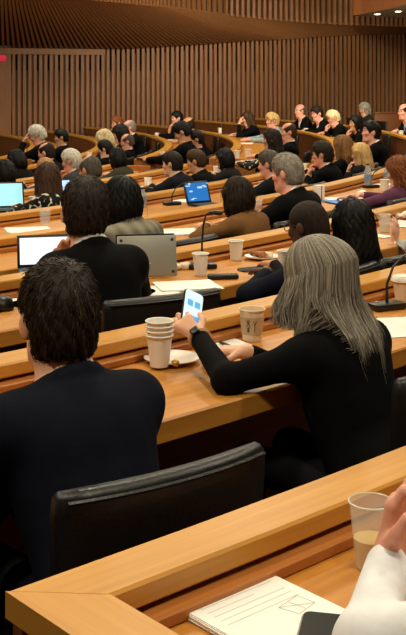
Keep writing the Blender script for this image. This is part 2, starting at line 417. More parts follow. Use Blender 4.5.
    root.location = (pos[0], pos[1], rz); root.rotation_euler = (0, 0, yaw); root.scale = (s, s, s)
    tag(root, label, 'person', group)
    # --- hair
    if hair[0] != 'none':
        hv, hf = hair_mesh(hair[0], min(h, .010)); hm = [hairm(hair[1])]; mi = None
        if strands_n:
            hm = [hairm(hair[1])]+[mat('strand_%d_%d_%d' % tuple(c), tuple(c), .5, spec=.22) for c in strand_cols]
            sv, sf, smi = strands(hv, hf, Rh, hair[0], strands_n, int(pos[0]*1000) % 9999, strand_cols)
            hf = np.concatenate([hf, sf+len(hv)]); mi = np.concatenate([np.zeros(len(hf)-len(sf), int), smi+1]); hv = np.concatenate([hv, sv])
        o = link_mesh('hair', hv @ Rh.T+HC, hf, hm, root, True, mi)
    if detail and hair[0] != 'none':
        for sx in (-1, 1):
            mb = MB(); mb.tube([hl(sx*.014, .092, .033), hl(sx*.03, .089, .038), hl(sx*.05, .073, .034)], [.003, .004, .002], 6)
            mb.build('eyebrow', hairm(hair[1] if hair[1] not in ('paleblond', 'blond') else 'sandy'), root)
    if detail:
        for sx in (-1, 1):
            mb = MB(); c = hl(sx*.03, .0725, .008); R = Matrix(Rh.tolist())
            prof = [(.0125*math.sin(a), .0125*math.cos(a)) for a in np.linspace(.02, PI-.02, 9)]
            mb.lathe(prof, 12); ev = [(R @ Vector((p[0], p[2], p[1]))) + Vector(c) for p in mb.v]
            fm = [1 if np.mean([mb.v[i][2] for i in q]) > .0098 else 0 for q in mb.f]
            link_mesh('eye', ev, [q[::-1] for q in mb.f], [M_EYEW, M_EYED], root, True, fm)
    if glasses:
        mb = MB()
        for sx in (-1, 1):
            mb.tube([hl(sx*.033+.024*math.cos(a), .101-.1*abs(.024*math.cos(a)), .008+.018*math.sin(a)) for a in np.linspace(0, 2*PI, 17)], .0024, 6, cap=False)
            mb.tube([hl(sx*.057, .097, .012), hl(sx*.078, .06, .014), hl(sx*.083, -.005, .012)], .0024, 6)
        mb.tube([hl(-.01, .101, .012), hl(.01, .101, .012)], .0024, 6)
        mb.build('glasses', mat('glasses_frame', glasses, .35), root)
    # --- clothes
    kind, colr = top[0], top[1]; cm = cloth(colr, top[2] if len(top) > 2 else None)
    def trunk(F, g):
        F.ell(hip+V3(0, -.012, .04), (.158*wide+g, .118+g+belly*.4, .13), k=.0)
        F.ell(hip+u*.17+Rs@V3(0, .004+belly*.5, 0), (.152*wide+g, .108+g+belly, .17), Rs, k=.05)
        F.ell(hip+u*.30, (.166*wide+g, .115+g, .17), Rs, k=.05)
        F.ell(hip+u*.375+Rs@V3(0, -.018, 0), (.172*wide+g, .092+g, .10), Rs, k=.05)
        for i in (0, 1):
            F.cone(N-u*.035+V3(0, -.015, 0), SH[i], .05+g, .05+g, k=.045)
    F = Field(lo-.03, hi, h)
    g = .014
    trunk(F, g)
    slv = .052 if kind == 'suit' else .045
    for i, sd in enumerate((-1, 1)):
        F.cone(SH[i], EL[i], slv+g*.8, slv-.002, k=.05)
        a = EL[i]; b = WR[i]; fd = nrm(b-a)
        if rolled != (i+1): 
            cf = spec[i].get('cuff', .03); F.cone(a, b-fd*cf, slv-.002, slv-.012, k=.03)
            F.ell(b+fd*(.075-cf), (.06, .06, .06), k=.006, sub=True)
    zc = lambda a: .032-.05*(math.sin(a)+1)/2
    ring = [N+Rs@V3(.066*math.cos(a), .066*math.sin(a)-.004, zc(a)-.012) for a in np.linspace(0, 2*PI, 15)]
    if kind in ('suit', 'jacket'):
        for i in range(14): F.cone(ring[i], ring[i+1], .014, .014, k=.02)
    F.cone(N-u*.03, hl(0, -.02, -.05), .058, .062, k=.012, sub=True)
    if kind == 'suit':
        zl = .20
        X, Y, Z = F.full(); D = [X-hip[0], Y-hip[1], Z-hip[2]]
        lu = D[1]*u[1]+D[2]*u[2]; lf = D[1]*Rs[1, 1]+D[2]*Rs[2, 1]
        w = np.maximum(np.abs(D[0])*.94-(lu-zl)*.30, -(lf-.035)); w = np.maximum(w, lu-.52)
        F.v = np.maximum(F.v, -w).astype(np.float32)
    v, f = F.mesh(); jn = {'suit': 'suit_jacket', 'jacket': 'jacket', 'knit': 'sweater', 'shirt': 'shirt', 'blouse': 'blouse'}[kind]
    jk = link_mesh(jn, rest(v), f, cm, root)
    if kind == 'suit' or shirt:
        F = Field(lo, hi, max(h, .009)); 
        F.ell(hip+u*.28, (.155*wide, .108, .19), Rs, k=0); F.ell(hip+u*.375+Rs@V3(0, -.012, 0), (.15*wide, .085, .10), Rs, k=.05)
        ring2 = [N+Rs@V3(.060*math.cos(a), .060*math.sin(a)-.004, zc(a)+.008) for a in np.linspace(0, 2*PI, 15)]
        for i in range(14): F.cone(ring2[i], ring2[i+1], .0105, .0105, k=.015)
        F.cone(N-u*.06, N+u*.02, .06, .056, k=.02)
        F.cone(N-u*.01, hl(0, -.02, -.05), .053, .055, k=.005, sub=True)
        v, f = F.mesh(); link_mesh('shirt', rest(v), f, mat('shirt_%d_%d_%d' % shirt, shirt, .8) if shirt else M_SHIRT, root)
        if kind == 'suit' and tie:
            mb = MB(); c = [N+Rs@V3(0, .068, -.035), hip+u*.36+Rs@V3(0, .093, 0), hip+u*.26+Rs@V3(0, .125, 0)]
            mb.tube(c, [.016, .02, .024], 8); mb.build('tie', mat('tie_%d_%d_%d' % tie, tie, .6), root)
    # --- legs
    F = Field((-.34, -.22, .0), (.34, .66, .68), max(h, .014))
    F.ell((0, -.015, .565), (.165*wide, .128, .105), k=0)
    for sx in (-1, 1):
        F.cone((sx*.085, 0, .536), (sx*.11, .42, .53), .074, .058, k=.04); F.cone((sx*.11, .42, .53), (sx*.11, .40, .10), .058, .048, k=.03)
    v, f = F.mesh(); v[:, 2] = np.maximum(v[:, 2], .05)
    link_mesh('trousers', v, f, cloth(trousers), root)
    F = Field((-.2, .28, -.02), (.2, .66, .16), .014)
    for sx in (-1, 1):
        F.ell((sx*.11, .45, .035), (.045, .125, .04), k=0); F.cone((sx*.11, .39, .05), (sx*.11, .39, .1), .042, .04, k=.02)
    v, f = F.mesh(); v[:, 2] = np.maximum(v[:, 2], .002)
    link_mesh('shoes', v, f, M_BLACK, root)

    INFO[label] = dict(root=root, HC=HC, Rh=Rh, N=N, hip=hip, u=u, SH=SH, EL=EL, WR=WR, rz=rz, s=s)
    return root
def Rspec(d, sp, yaw):
    """a hand direction given in world axes ('world': True) is turned into the person's axes"""
    d = np.array(d, float)
    if sp.get('world'): d = rotm(-yaw) @ d
    return d

# ------------------------------------------------------------------ the chamber
CX, CY = -13.2, 16.4                                     # centre of the horseshoe of desks
RAD = {1: 19.61, 2: 18.37, 3: 17.21, 4: 16.10, 5: 15.02, 6: 13.65, 7: 12.62, 8: 11.55, 9: 10.5}
DROP = {1: 0, 2: 0, 3: .03, 4: .06, 5: .11, 6: .17, 7: .22, 8: .26, 9: .29}      # the floor steps down towards the middle
TOPW = {1: .64, 2: .60, 3: .57, 4: .54, 5: .53, 6: .56, 7: .50, 8: .52, 9: .52}
RAIL_Z, TOP_Z, RAIL_W = .86, .79, .112
AISLE_NEAR = {1: -21, 2: -21, 3: -21, 4: -20.7, 5: -18.8, 6: -17.8, 7: -16.5, 8: -14.5}
AISLE_FAR = {4: -17.6, 5: -16.6, 6: -13.4, 7: -12.0, 8: -10.0, 9: -8.5}
def pol(r, a, z=0): return V3(CX+r*math.cos(a), CY+r*math.sin(a), z)

def sweep(prof, R, a0, a1, mitre=0.0, step=.35):
    n = max(6, int(R*(a1-a0)/step*1.0)+1); m = len(prof); vs = []; fs = []; uv = []
    plen = [0]
    for i in range(1, m): plen.append(plen[-1]+math.hypot(prof[i][0]-prof[i-1][0], prof[i][1]-prof[i-1][1]))
    for i in range(n+1):
        for j, (dr, z) in enumerate(prof):
            b0 = a0+(mitre*dr)/R
            a = b0+(a1-b0)*i/n
            vs.append(pol(R+dr, a, z)); uv.append((R*a, plen[j]+R*.37))
    for i in range(n):
        for j in range(m):
            k = (j+1) % m; fs.append((i*m+j, (i+1)*m+j, (i+1)*m+k, i*m+k))
    fs.append(tuple(range(m))); fs.append(tuple(range(n*m, n*m+m))[::-1])
    return vs, fs, uv
def rect(r0, r1, z0, z1, b=.004):
    return [(r0+b, z0), (r1-b, z0), (r1, z0+b), (r1, z1-b), (r1-b, z1), (r0+b, z1), (r0, z1-b), (r0, z0+b)]
def swept(name, prof, R, a0, a1, m, parent, mitre=0.0):
    v, f, uv = sweep(prof, R, a0, a1, mitre); o = link_mesh(name, v, f, m, parent, False, uv=uv); return o
def slab(name, R, a, r0, r1, z0, z1, th, m, parent):
    """flat end panel standing along the radius at angle a"""
    mb = MB(); er = V3(math.cos(a), math.sin(a), 0); ez = V3(0, 0, 1); et = np.cross(ez, er)
    rot = Matrix([[er[0], et[0], 0], [er[1], et[1], 0], [0, 0, 1]])
    c = pol(R+(r0+r1)/2, a, (z0+z1)/2); mb.box(c, (r1-r0, th, z1-z0), rot, .004)
    return link_mesh(name, mb.v, mb.f, m, parent, False, uv=[(p[2], p[0]) for p in mb.v])
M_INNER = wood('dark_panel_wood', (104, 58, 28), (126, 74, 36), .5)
def desk(k, a0, a1, label, end0=True, end1=True, mitre=False):
    R, w = RAD[k], TOPW[k]
    root = empty('curved_desk', pol(R, (a0+a1)/2)); tag(root, label, 'desk', None)
    Pm = Matrix.Translation(-root.location)
    parts = [swept('rail', rect(0, RAIL_W, RAIL_Z-.04, RAIL_Z, .005), R, a0, a1, M_RAIL, root, 1.0 if mitre else 0),
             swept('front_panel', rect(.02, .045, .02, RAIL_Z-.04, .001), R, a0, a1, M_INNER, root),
             swept('ledge', rect(.045, .142, TOP_Z, TOP_Z+.022, .003), R, a0, a1, M_PANEL, root),
             swept('worktop', rect(.045, w, TOP_Z-.06, TOP_Z, .005), R, a0, a1, M_DESK, root)]
    t = .018/R
    if end0 and not mitre: parts.append(slab('end_panel', R, a0-t, 0, w, .02, RAIL_Z-.01, .036, M_PANEL, root))
    if end1: parts.append(slab('end_panel', R, a1+t, 0, w, .02, RAIL_Z-.01, .036, M_PANEL, root))
    if mitre:
        er = V3(math.cos(a0), math.sin(a0), 0); et = V3(-math.sin(a0), math.cos(a0), 0); o = pol(R, a0)
        q = [(0, -.001), (RAIL_W, RAIL_W-.001), (1.5, RAIL_W-.001), (1.5, -.001)]; vs = []; uv = []
        for z in (RAIL_Z-.04, RAIL_Z):
            for r, tt in q: vs.append(o+er*r+et*tt+V3(0, 0, z)); uv.append((r, tt))
        fs = [(3, 2, 1, 0), (4, 5, 6, 7)]+[(i, (i+1) % 4, 4+(i+1) % 4, 4+i) for i in range(4)]
        parts.append(link_mesh('side_rail', vs, fs, M_RAIL, root, False, uv=uv))
        mb = MB(); rot = Matrix([[er[0], et[0], 0], [er[1], et[1], 0], [0, 0, 1]])
        mb.box(o+er*.75+et*.05+V3(0, 0, .39), (1.5, .03, .75), rot, .002); parts.append(link_mesh('side_panel', mb.v, mb.f, M_PANEL, root, False, uv=[(p[0], p[2]) for p in mb.v]))
    for p in parts: p.matrix_parent_inverse = Pm
    root.location.z = -DROP[k]
    return root

P_ROW1 = at(0, 587, RAIL_Z); A_ROW1 = math.atan2(P_ROW1[1]-CY, P_ROW1[0]-CX)
DESKS = {}
names = {1: 'long curved honey wood desk nearest the camera with mitred rail corner', 2: 'curved wood desk of the grey-haired woman and the navy-jacketed man',
         3: 'curved wood desk holding the silver convertible laptop and pale paper cups', 4: 'curved wood desk between the brown suede jacket woman and the stapled papers',
         5: 'curved wood desk behind the bright blue laptop screen', 6: 'curved wood desk in front of the woman with black and cream floral top',
         7: 'short curved wood desk near end with clear cup and white cup at far left', 8: 'near wood desk end beside the balding man in black'}
for k in range(1, 9):
    a0 = A_ROW1 if k == 1 else math.radians(-52); a1 = math.radians(AISLE_NEAR[k])
    desk(k, a0, a1, names[k], end0=(k != 1), mitre=(k == 1))
names = {4: 'curved desk across the aisle where the man with the badge sits', 5: 'curved desk across the aisle under the blonde woman in black',
         6: 'curved desk across the aisle where a dark-haired woman holds her forehead', 7: 'curved desk across the aisle where the man in black suit reads',
         8: 'curved desk across the aisle with upright black tablet on it', 9: 'curved desk at far left where a grey-haired man covers his face'}
for k in range(4, 10):
    desk(k, math.radians(AISLE_FAR[k]), math.radians(34), names[k])

# back wall: upright slats, then a soffit of fanned slats rising to a gallery front
WO = V3(-4.152, 22.5, 0); WD = nrm((.928, .3725, 0)); WN = V3(WD[1], -WD[0], 0)      # origin, along, towards the room
PITCH = .112
def wall_s(px):                     # distance along the wall seen at column px
    k = (px-203)/FOC; return (k*WO[1]-WO[0])/(WD[0]-k*WD[1])
WROT = Matrix([[WD[0], -WN[0], 0], [WD[1], -WN[1], 0], [0, 0, 1]])
SX = [-200, -30, 0, 80, 120, 160, 200, 240, 280, 326, 366, 406, 520]
SY = [48, 48, 48, 49, 49.5, 47.5, 45, 42, 40, 36.5, 35, 34, 33]
TX = [-200, -30, 0, 50, 76, 105, 135, 165, 210, 268, 318, 372, 500]
FX = [-200, -30, 0, 50, 100, 165, 210, 262, 305, 350, 400, 500]
FY = [-16, -12, -9, -4.5, 0, 6.5, 12.5, 18.5, 22, 24.5, 26, 27]
Z_SLOT = 1.81; Z_FAS = 3.05
mbw = MB(); mbd = MB(); mbs = MB(); mbf = MB(); mbb = MB(); mbg = MB()
s0, s1 = wall_s(-70), wall_s(500)
n = int((s1-s0)/PITCH); prevT = None; prevB = None
for i in range(n):
    s = s0+i*PITCH; p = WO+WD*s; px = 203+FOC*p[0]/p[1]
    zt = EYE+(HORIZON-np.interp(px, SX, SY))*p[1]/FOC
    if px > 9:
        mbw.box(p+WN*.02+V3(0, 0, zt/2), (.062, .034, zt), WROT)
        fz = Z_SLOT if i % 2 else zt-.10                  # filler between slats; every second gap stays open above it
        mbg.box(p+WD*PITCH/2+WN*-.027+V3(0, 0, fz/2), (PITCH-.062, .04, fz), WROT)
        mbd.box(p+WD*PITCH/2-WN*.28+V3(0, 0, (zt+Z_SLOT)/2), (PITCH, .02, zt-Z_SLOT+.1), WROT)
    else:
        mbw.box(p+WN*.02+V3(0, 0, zt/2), (PITCH, .04, zt), WROT)
    tx = np.interp(px, SX, TX); ty = np.interp(tx, FX, FY); wp = WO+WD*wall_s(tx); d = min(FOC*(Z_FAS-EYE)/(HORIZON-ty), wp[1]-.55)
    T = V3((tx-203)*d/FOC, d, EYE+(HORIZON-ty)*d/FOC); B = p+WN*.06+V3(0, 0, zt)
    ax = nrm(T-B); sd = nrm(WD-ax*np.dot(WD, ax)); up = np.cross(sd, ax); mid = (T+B)/2
    if np.dot(up, mid-V3(0, 0, EYE)) < 0: up = -up; sd = -sd     # the moulding stands off on the far side
    R = Matrix([[sd[j], ax[j], up[j]] for j in range(3)]); L = np.linalg.norm(T-B)
    mbs.box(mid+up*.014, (.05, L+.02, .028), R)
    T2 = T+V3(-.02, .14, .05); B2 = B+V3(-.02, .14, .05)   # board behind the fan
    if prevT is not None:
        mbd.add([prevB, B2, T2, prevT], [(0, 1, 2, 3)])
        e = nrm(V3(T[0]-pT[0], T[1]-pT[1], 0)); nn = V3(e[1], -e[0], 0)
        RF = Matrix([[e[0], -nn[0], 0], [e[1], -nn[1], 0], [0, 0, 1]])
        mbf.box(T+V3(0, 0, .45), (.06, .07, .94), RF)
        q0, q1 = pT-nn*.06, T-nn*.06
        mbb.add([q0+V3(0, 0, .02), q1+V3(0, 0, .02), q1+V3(0, 0, .95), q0+V3(0, 0, .95)], [(0, 1, 2, 3)])
    prevT, prevB, pT = T2, B2, T
M_RECESS_SHADE = mat('recess_shade_wood', (24, 14, 11), .9)  # near-black stands in for shade in the slots and behind the fan
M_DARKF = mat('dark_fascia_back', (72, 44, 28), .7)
# ledge board under the soffit at the left
bl = MB(); sa, sb = wall_s(-70), wall_s(104)
bl.box(WO+WD*(sa+sb)/2+WN*.045+V3(0, 0, 2.21), (sb-sa, .10, .125), WROT, .004)
wallb = link_mesh('wall_back', mbw.v, mbw.f, M_SLAT, None, False); tag(wallb, 'wall of upright brown wood slats behind the far seats', None, kind='structure')
wr = link_mesh('wall_back_recess', mbd.v, mbd.f, M_RECESS_SHADE, None, False); tag(link_mesh('wall_back_board', mbg.v, mbg.f, mat('gap_shade_board', (84, 50, 30), .7), None, False), 'board between the upright slats, gap shade put into its colour', None, kind='structure')  # filler board is coloured dark to give the shade between slats
tag(wr, 'boards behind the slats, recess shade put into their colour', None, kind='structure')
tag(link_mesh('trim_1', mbs.v, mbs.f, M_SLAT, None, False), 'fanned wooden slats of the soffit above the slatted wall', None, kind='structure')
tag(link_mesh('trim_2', mbf.v, mbf.f, M_SLAT, None, False), 'slatted gallery front above the soffit', None, kind='structure')
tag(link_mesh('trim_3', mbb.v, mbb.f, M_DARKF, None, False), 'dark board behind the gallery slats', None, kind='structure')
tag(link_mesh('trim_4', bl.v, bl.f, M_SLAT, None, False), 'horizontal board between wall slats and soffit', None, kind='structure')
# plain rounded gallery box at the upper right, white underneath
gx = [(353, 14.3), (362, 13.2), (375, 10.6), (390, 7.4), (406, 3), (425, -4), (450, -13)]
gf = [(353, 15.6), (362, 16.2), (375, 16.8), (390, 17.3), (406, 17.8), (425, 18.3), (450, 19)]
def onz(px, py, z): d = FOC*(z-EYE)/(HORIZON-py); return V3((px-203)*d/FOC, d, z)
ZG = 3.0; fr = [onz(x, y, ZG) for x, y in gx]; bk = [onz(x, y, ZG) for x, y in gf]
mb = MB(); m_ = len(fr)
mb.add(fr+bk, [(i, i+1, m_+i+1, m_+i) for i in range(m_-1)])
mb.add([p+V3(0, 0, .03) for p in fr+bk], [(m_+i, m_+i+1, i+1, i) for i in range(m_-1)])
M_WOODB = wood('gallery_wood', (160, 96, 54), (182, 116, 70), .4, uv=False, scale=(6, 6, 1))
tag(mb.build('trim_5', M_WHITE, None, False), 'white underside of the rounded gallery box', None, kind='structure')
mb = MB(); off = V3(0, -.04, 0)
vs = [p+V3(0, 0, -.02) for p in fr]+[p+V3(0, 0, .9) for p in fr]+[p+off+V3(0, 0, -.02) for p in fr]+[p+off+V3(0, 0, .9) for p in fr]
q = m_
mb.add(vs, [(i+1, i, q+i, q+i+1) for i in range(q-1)]+[(2*q+i, 2*q+i+1, 3*q+i+1, 3*q+i) for i in range(q-1)]+[(i, i+1, 2*q+i+1, 2*q+i) for i in range(q-1)]+[(0, 2*q, 3*q, q)])
mb.add([bk[0]+V3(0, 0, -.02), fr[0]+V3(0, 0, -.02), fr[0]+V3(0, 0, .9), bk[0]+V3(0, 0, .9)], [(0, 1, 2, 3)])
tag(mb.build('trim_6', M_WOODB, None, False), 'plain wooden front of the rounded gallery box', None, kind='structure')
for px, py, w in ((377.5, 13.9, 'left of the pair'), (398, 11.2, 'right of the pair')):
    c = onz(px, py, ZG); root = empty('recessed_light', c-V3(0, 0, .012)); tag(root, 'small round downlight in the white gallery underside, '+w, 'ceiling light')
    mb = MB(); mb.lathe([(.0, -.002), (.06, -.002), (.06, .004), (.0, .004)], 20); mb.build('lamp', mat('lamp_glow', (255, 240, 214), .5, emit=((255, 236, 205), 12)), root)
    mb = MB(); mb.lathe([(.062, 0), (.085, 0), (.085, .008), (.062, .008)], 20, close=False); mb.build('bezel', M_WHITE, root)

def plane(name, p, label, m):
    tag(link_mesh(name, p, [tuple(range(len(p)))], m, None, False), label, None, kind='structure')
fb = MB(); NS = 96; prev = None
rings = [(0.02, -DROP[9]), (RAD[9]-.02, -DROP[9])]
for k in range(9, 0, -1): rings += [(RAD[k]-.001, -DROP[k]), (RAD[k-1]-.02 if k > 1 else 40, -DROP[k])]
for r, z in rings:
    fb.v += [(CX+r*math.cos(2*PI*i/NS), CY+r*math.sin(2*PI*i/NS), z) for i in range(NS)]
for j in range(len(rings)-1):
    for i in range(NS): fb.f.append((j*NS+i, j*NS+(i+1) % NS, (j+1)*NS+(i+1) % NS, (j+1)*NS+i)); fb.mi.append(0)
tag(fb.build('floor', M_FLOORW, None, False), 'dark carpeted floor in shallow steps', None, kind='structure')
plane('ceiling', [(-22, 30, 4.6), (16, 30, 4.6), (16, -5, 4.6), (-22, -5, 4.6)], 'pale ceiling', M_WHITE)
plane('wall_left', [(-22, -5, -.3), (-22, 30, -.3), (-22, 30, 4.6), (-22, -5, 4.6)], 'brown wall', M_SLAT)
plane('wall_right', [(16, 30, 0), (16, -5, 0), (16, -5, 4.6), (16, 30, 4.6)], 'brown wall', M_SLAT)
plane('wall_rear', [(16, -5, 0), (-22, -5, 0), (-22, -5, 4.6), (16, -5, 4.6)], 'brown wall', M_SLAT)

# lamps of the ceiling, then added aimed lights
def lamp(x, y, p, size=.5, z=4.5, col=(1, .91, .68)):
    l = bpy.data.lights.new('ceiling_or_fill_lamp', 'AREA'); l.shape = 'DISK'; l.size = size; l.energy = p; l.color = col
    o = bpy.data.objects.new('ceiling_or_fill_lamp', l); COL.objects.link(o); o.location = (x, y, z); return o
LP = 115
for x, y, k in ((-2.4, 1.2, 1), (.9, .8, .9), (2.8, 3.8, 1), (-3.4, 4.8, 1), (-.4, 5.8, 1), (3.6, 8.6, 1), (-2.8, 9.8, 1), (.6, 10.8, 1), (-5.4, 14, 1), (-1.8, 15.4, 1.1), (2.0, 15.6, 1.1), (5.4, 14.5, 1)):
    lamp(x, y, LP*k)
AIM = 1
def aimed(x, y, z, tx, ty, tz, p, size=.5, spread=100):
    o = lamp(x, y, p, size, z); o.rotation_euler = (Vector((tx, ty, tz))-Vector((x, y, z))).to_track_quat('-Z', 'Y').to_euler(); o.data.spread = math.radians(spread)
for x, y, tx, ty, p in ((-6.5, 13.5, -5.0, 21.5, 40), (-2.5, 14.5, -1.0, 23.3, 46), (1.5, 16.0, 2.6, 24.6, 50), (5.2, 17.0, 6.0, 25.8, 46)):
    aimed(x, y, 4.4, tx, ty, 1.6, p)  # added unseen lights that wash the back wall
aimed(1.6, 12.0, 4.2, 3.6, 20.5, 3.3, 110)  # added unseen light that brightens the gallery front
aimed(-7.5, 12.0, 2.3, -1.5, 20.5, 2.8, 30, .4, 45); aimed(7.5, 13.0, 2.3, 1.5, 21.5, 2.9, 30, .4, 45); aimed(6.2, 12.5, 1.9, 3.5, 16.5, 3.2, 40, .3, 46)  # added unseen uplights: two for the soffit, one for the gallery underside
w = bpy.data.worlds.new('room_ambient'); SC.world = w; w.use_nodes = True
w.node_tree.nodes['Background'].inputs[0].default_value = (.9, .75, .6, 1); w.node_tree.nodes['Background'].inputs[1].default_value = .05
SC.view_settings.view_transform = 'Standard'; SC.view_settings.look = 'None'; SC.view_settings.gamma = 1; SC.view_settings.use_curve_mapping = False
SC.view_settings.exposure = -0.36

# ------------------------------------------------------------------ chairs
def make_chair():
    root = empty('conference_chair'); root['category'] = 'chair'
    mb = MB()                                           # backrest: curved leather slab
    n = 9; vs = []; fs = []
    for iz, (z, th, w) in enumerate(((.47, .035, .205), (.50, .045, .216), (.68, .05, .226), (.86, .05, .232), (.89, .042, .230), (.90, .024, .223))):
        for sgn in (-1, 1):
            for i in range(n):
                t = -1+2*i/(n-1); x = t*w; y = -.245-.02*(z-.47)/.38+.03*t*t*.9
                vs.append((x, y+sgn*th/2*(1-.35*abs(t)**6), z))
    for iz in range(5):
        b = iz*2*n
        for i in range(n-1):
            fs.append((b+i, b+i+1, b+2*n+i+1, b+2*n+i)); fs.append((b+n+i+1, b+n+i, b+3*n+i, b+3*n+i+1))
        fs.append((b+n, b, b+2*n, b+3*n)); fs.append((b+n-1, b+2*n-1, b+4*n-1, b+3*n-1))
    for i in range(n-1):
        fs.append((i+1, i, n+i, n+i+1)); b = 10*n; fs.append((b+i, b+i+1, b+n+i+1, b+n+i))
    link_mesh('backrest', vs, fs, M_LEATHER, root)
    mb = MB(); mb.tube([(t*.220, -.293+.03*t*t*.9, .886) for t in np.linspace(-1, 1, 11)], .0045, 6); mb.build('piping', M_LEATHER, root)
    mb = MB(); mb.box((0, .01, .41), (.47, .46, .08), None, .03, seg=3); mb.build('seat', M_LEATHER, root)
    mb = MB(); mb.tube([(0, -.05, .375), (0, -.2, .36), (0, -.285, .42), (0, -.282, .60)], [.02, .02, .016, .014], 8); mb.build('back_bracket', M_METAL, root)
    mb = MB(); mb.lathe([(.03, .07), (.03, .2), (.022, .2), (.022, .37)], 14); mb.build('column', M_METAL, root)
    for k in range(5):
        a = 2*PI*k/5+.3; mb = MB(); mb.tube([(0, 0, .075), (.215*math.cos(a), .215*math.sin(a), .055)], [.024, .016], 8)
        mb.lathe([(.002, 0), (.018, .004), (.02, .02), (.018, .036), (.002, .042)], 10, (.21*math.cos(a), .21*math.sin(a), .002)); mb.build('leg', M_BLACK, root)
    return root
CHAIR = [None]
def free_spot(r, a, need=.52):
    for i in range(60):
        for sg in (1, -1):
            q = pol(r, a+sg*i*.02/r*1.5)
            if all(math.hypot(o.location.x-q[0], o.location.y-q[1]) > need for o in bpy.data.objects if o.parent is None and o.get('category') in ('chair', 'person')): return q
    return pol(r, a)
def chair(x, y, yaw, label, z=0, group=None):
    if CHAIR[0] is None: CHAIR[0] = o = make_chair()
    else: o = copy_tree(CHAIR[0])
    o.location = (x, y, z); o.rotation_euler = (0, 0, yaw); tag(o, label, 'chair', group)
    if not group and 'group' in o: del o['group']
    return o
def facing(x, y): return math.atan2(-(CX-x), CY-y)

# ------------------------------------------------------------------ the people and their chairs
person('person in navy suit seen from behind, dark hair, seated in front by the stacked cups', (-0.184, 2.245), 0.644, 0.42, 0.959, (-0.12, 0.02, 0), ('short', 'dark'), 'light', ('jacket', (20, 22, 33)), (dict(T=(-.12,.33,.86),dir=(.5,.85,0),n=(0,0,-1),curl=.4,hint=(-.4,-.3,-1)),dict(T=(.08,.33,.86),dir=(-.5,.85,0),n=(0,0,-1),curl=.4,hint=(.4,-.3,-1))), h=0.007, zlift=0, row=2, trousers=(18,18,22), wide=.98, strands_n=5200, strand_cols=((36, 27, 20), (52, 39, 27), (84, 66, 44)))
person('person with long grey hair in black top, looking down at a phone', (0.459, 2.978), 0.794, 0.34, 0.874, (0.08, 0.38, 0), ('none', 'grey'), 'light', ('knit', (11, 11, 12)), (dict(E=atd(227,380,2.92),W=at(199,338,.875),dir=(-.1,.75,.5),n=(.5,.5,-.5),curl=.8,len=1.1,hint=(-.35,-.1,-1)), dict(W=at(246,352,.835),dir=(-.5,.85,0),n=(0,0,-1),curl=.5,hint=(1,-.5,-.4))), h=0.007, zlift=0, row=2)
person('person in black suit seen from behind with hands raised to the face', (-0.327, 4.034), 0.555, 0.42, 1.030, (-0.3, 0.05, 0), ('short', 'dark'), 'light', ('suit', (12, 12, 13)), ('chin','mid'), h=0.009, zlift=-0.03, row=3, wide=.9, strands_n=4000, strand_cols=((36, 27, 20), (52, 39, 27), (84, 66, 44)))
person('person with close-cropped black hair and glasses in navy jacket', (0.626, 4.549), 0.862, 0.48, 0.875, (0.05, 0.2, 0), ('buzz', 'brownblack'), 'dark', ('jacket', (20, 22, 33)), ('desk','mid'), h=0.009, zlift=-0.03, row=3, glasses=(22,20,20), shirt=(220,220,220))
person('person with long straight black hair in black top', (0.642, 4.785), 0.873, -0.04, 0.807, (-0.25, 0.1, 0), ('long', 'black'), 'tan', ('knit', (13, 13, 14)), ('desk','desk'), h=0.009, zlift=-0.03, row=3, strands_n=2600, strand_cols=((16, 14, 14), (26, 23, 22)))
person('person with dark bobbed hair in a grey checked jacket', (-0.244, 5.548), 0.874, 0.44, 0.921, (-0.3, 0.1, 0), ('bob', 'black'), 'light', ('jacket', (112, 106, 92), 'check'), ('desk','desk'), h=0.011, zlift=-0.06, row=4, wide=.95, strands_n=2600, strand_cols=((16, 14, 14), (26, 23, 22)))
person('person with dark bobbed hair in a brown suede jacket', (0.368, 6.324), 0.932, 0.44, 0.833, (-0.2, 0.15, 0), ('bob', 'dark'), 'light', ('jacket', (112, 78, 46)), ('desk','desk'), h=0.011, zlift=-0.06, row=4, wide=.95, strands_n=2600, strand_cols=((36, 27, 20), (52, 39, 27), (84, 66, 44)))
person('person with short thinning grey hair in black suit, pink neck showing', (0.719, 6.816), 0.968, 0.42, 0.956, (0.1, 0.12, 0), ('short', 'grey'), 'pink', ('suit', (13, 13, 14)), ('desk','desk'), h=0.011, zlift=-0.06, row=4, wide=1.02, strands_n=2600, strand_cols=((132, 124, 114), (168, 160, 148), (92, 84, 76)))
person('person with wavy auburn hair in a plum purple top', (1.391, 7.873), 1.042, -0.04, 0.807, (0.25, 0.3, 0), ('wavy', 'auburn'), 'light', ('blouse', (104, 62, 84)), ('desk','desk'), h=0.011, zlift=-0.06, row=4, strands_n=1300, strand_cols=((128, 74, 38), (152, 94, 52), (96, 54, 28)))
person('person with dark grey hair in profile beside the yellow fruit', (0.718, 8.922), 1.078, 0.40, 0.875, (0.15, 0.12, 0), ('short', 'darkgrey'), 'pink', ('suit', (22, 24, 30)), ('desk','desk'), h=0.011, zlift=-0.11, row=5, strands_n=1300, strand_cols=((84, 76, 68), (116, 108, 98), (58, 50, 44)))
person('person with thick dark hair and glasses in profile, white collar, hand at mouth', (1.262, 10.037), 1.156, 0.36, 0.875, (0.2, 0.1, 0), ('full', 'dark'), 'pink', ('suit', (13, 13, 14)), ('chin','desk'), h=0.013, zlift=-0.11, row=5, glasses=(30,24,22), strands_n=700, strand_cols=((36, 27, 20), (52, 39, 27), (84, 66, 44)))
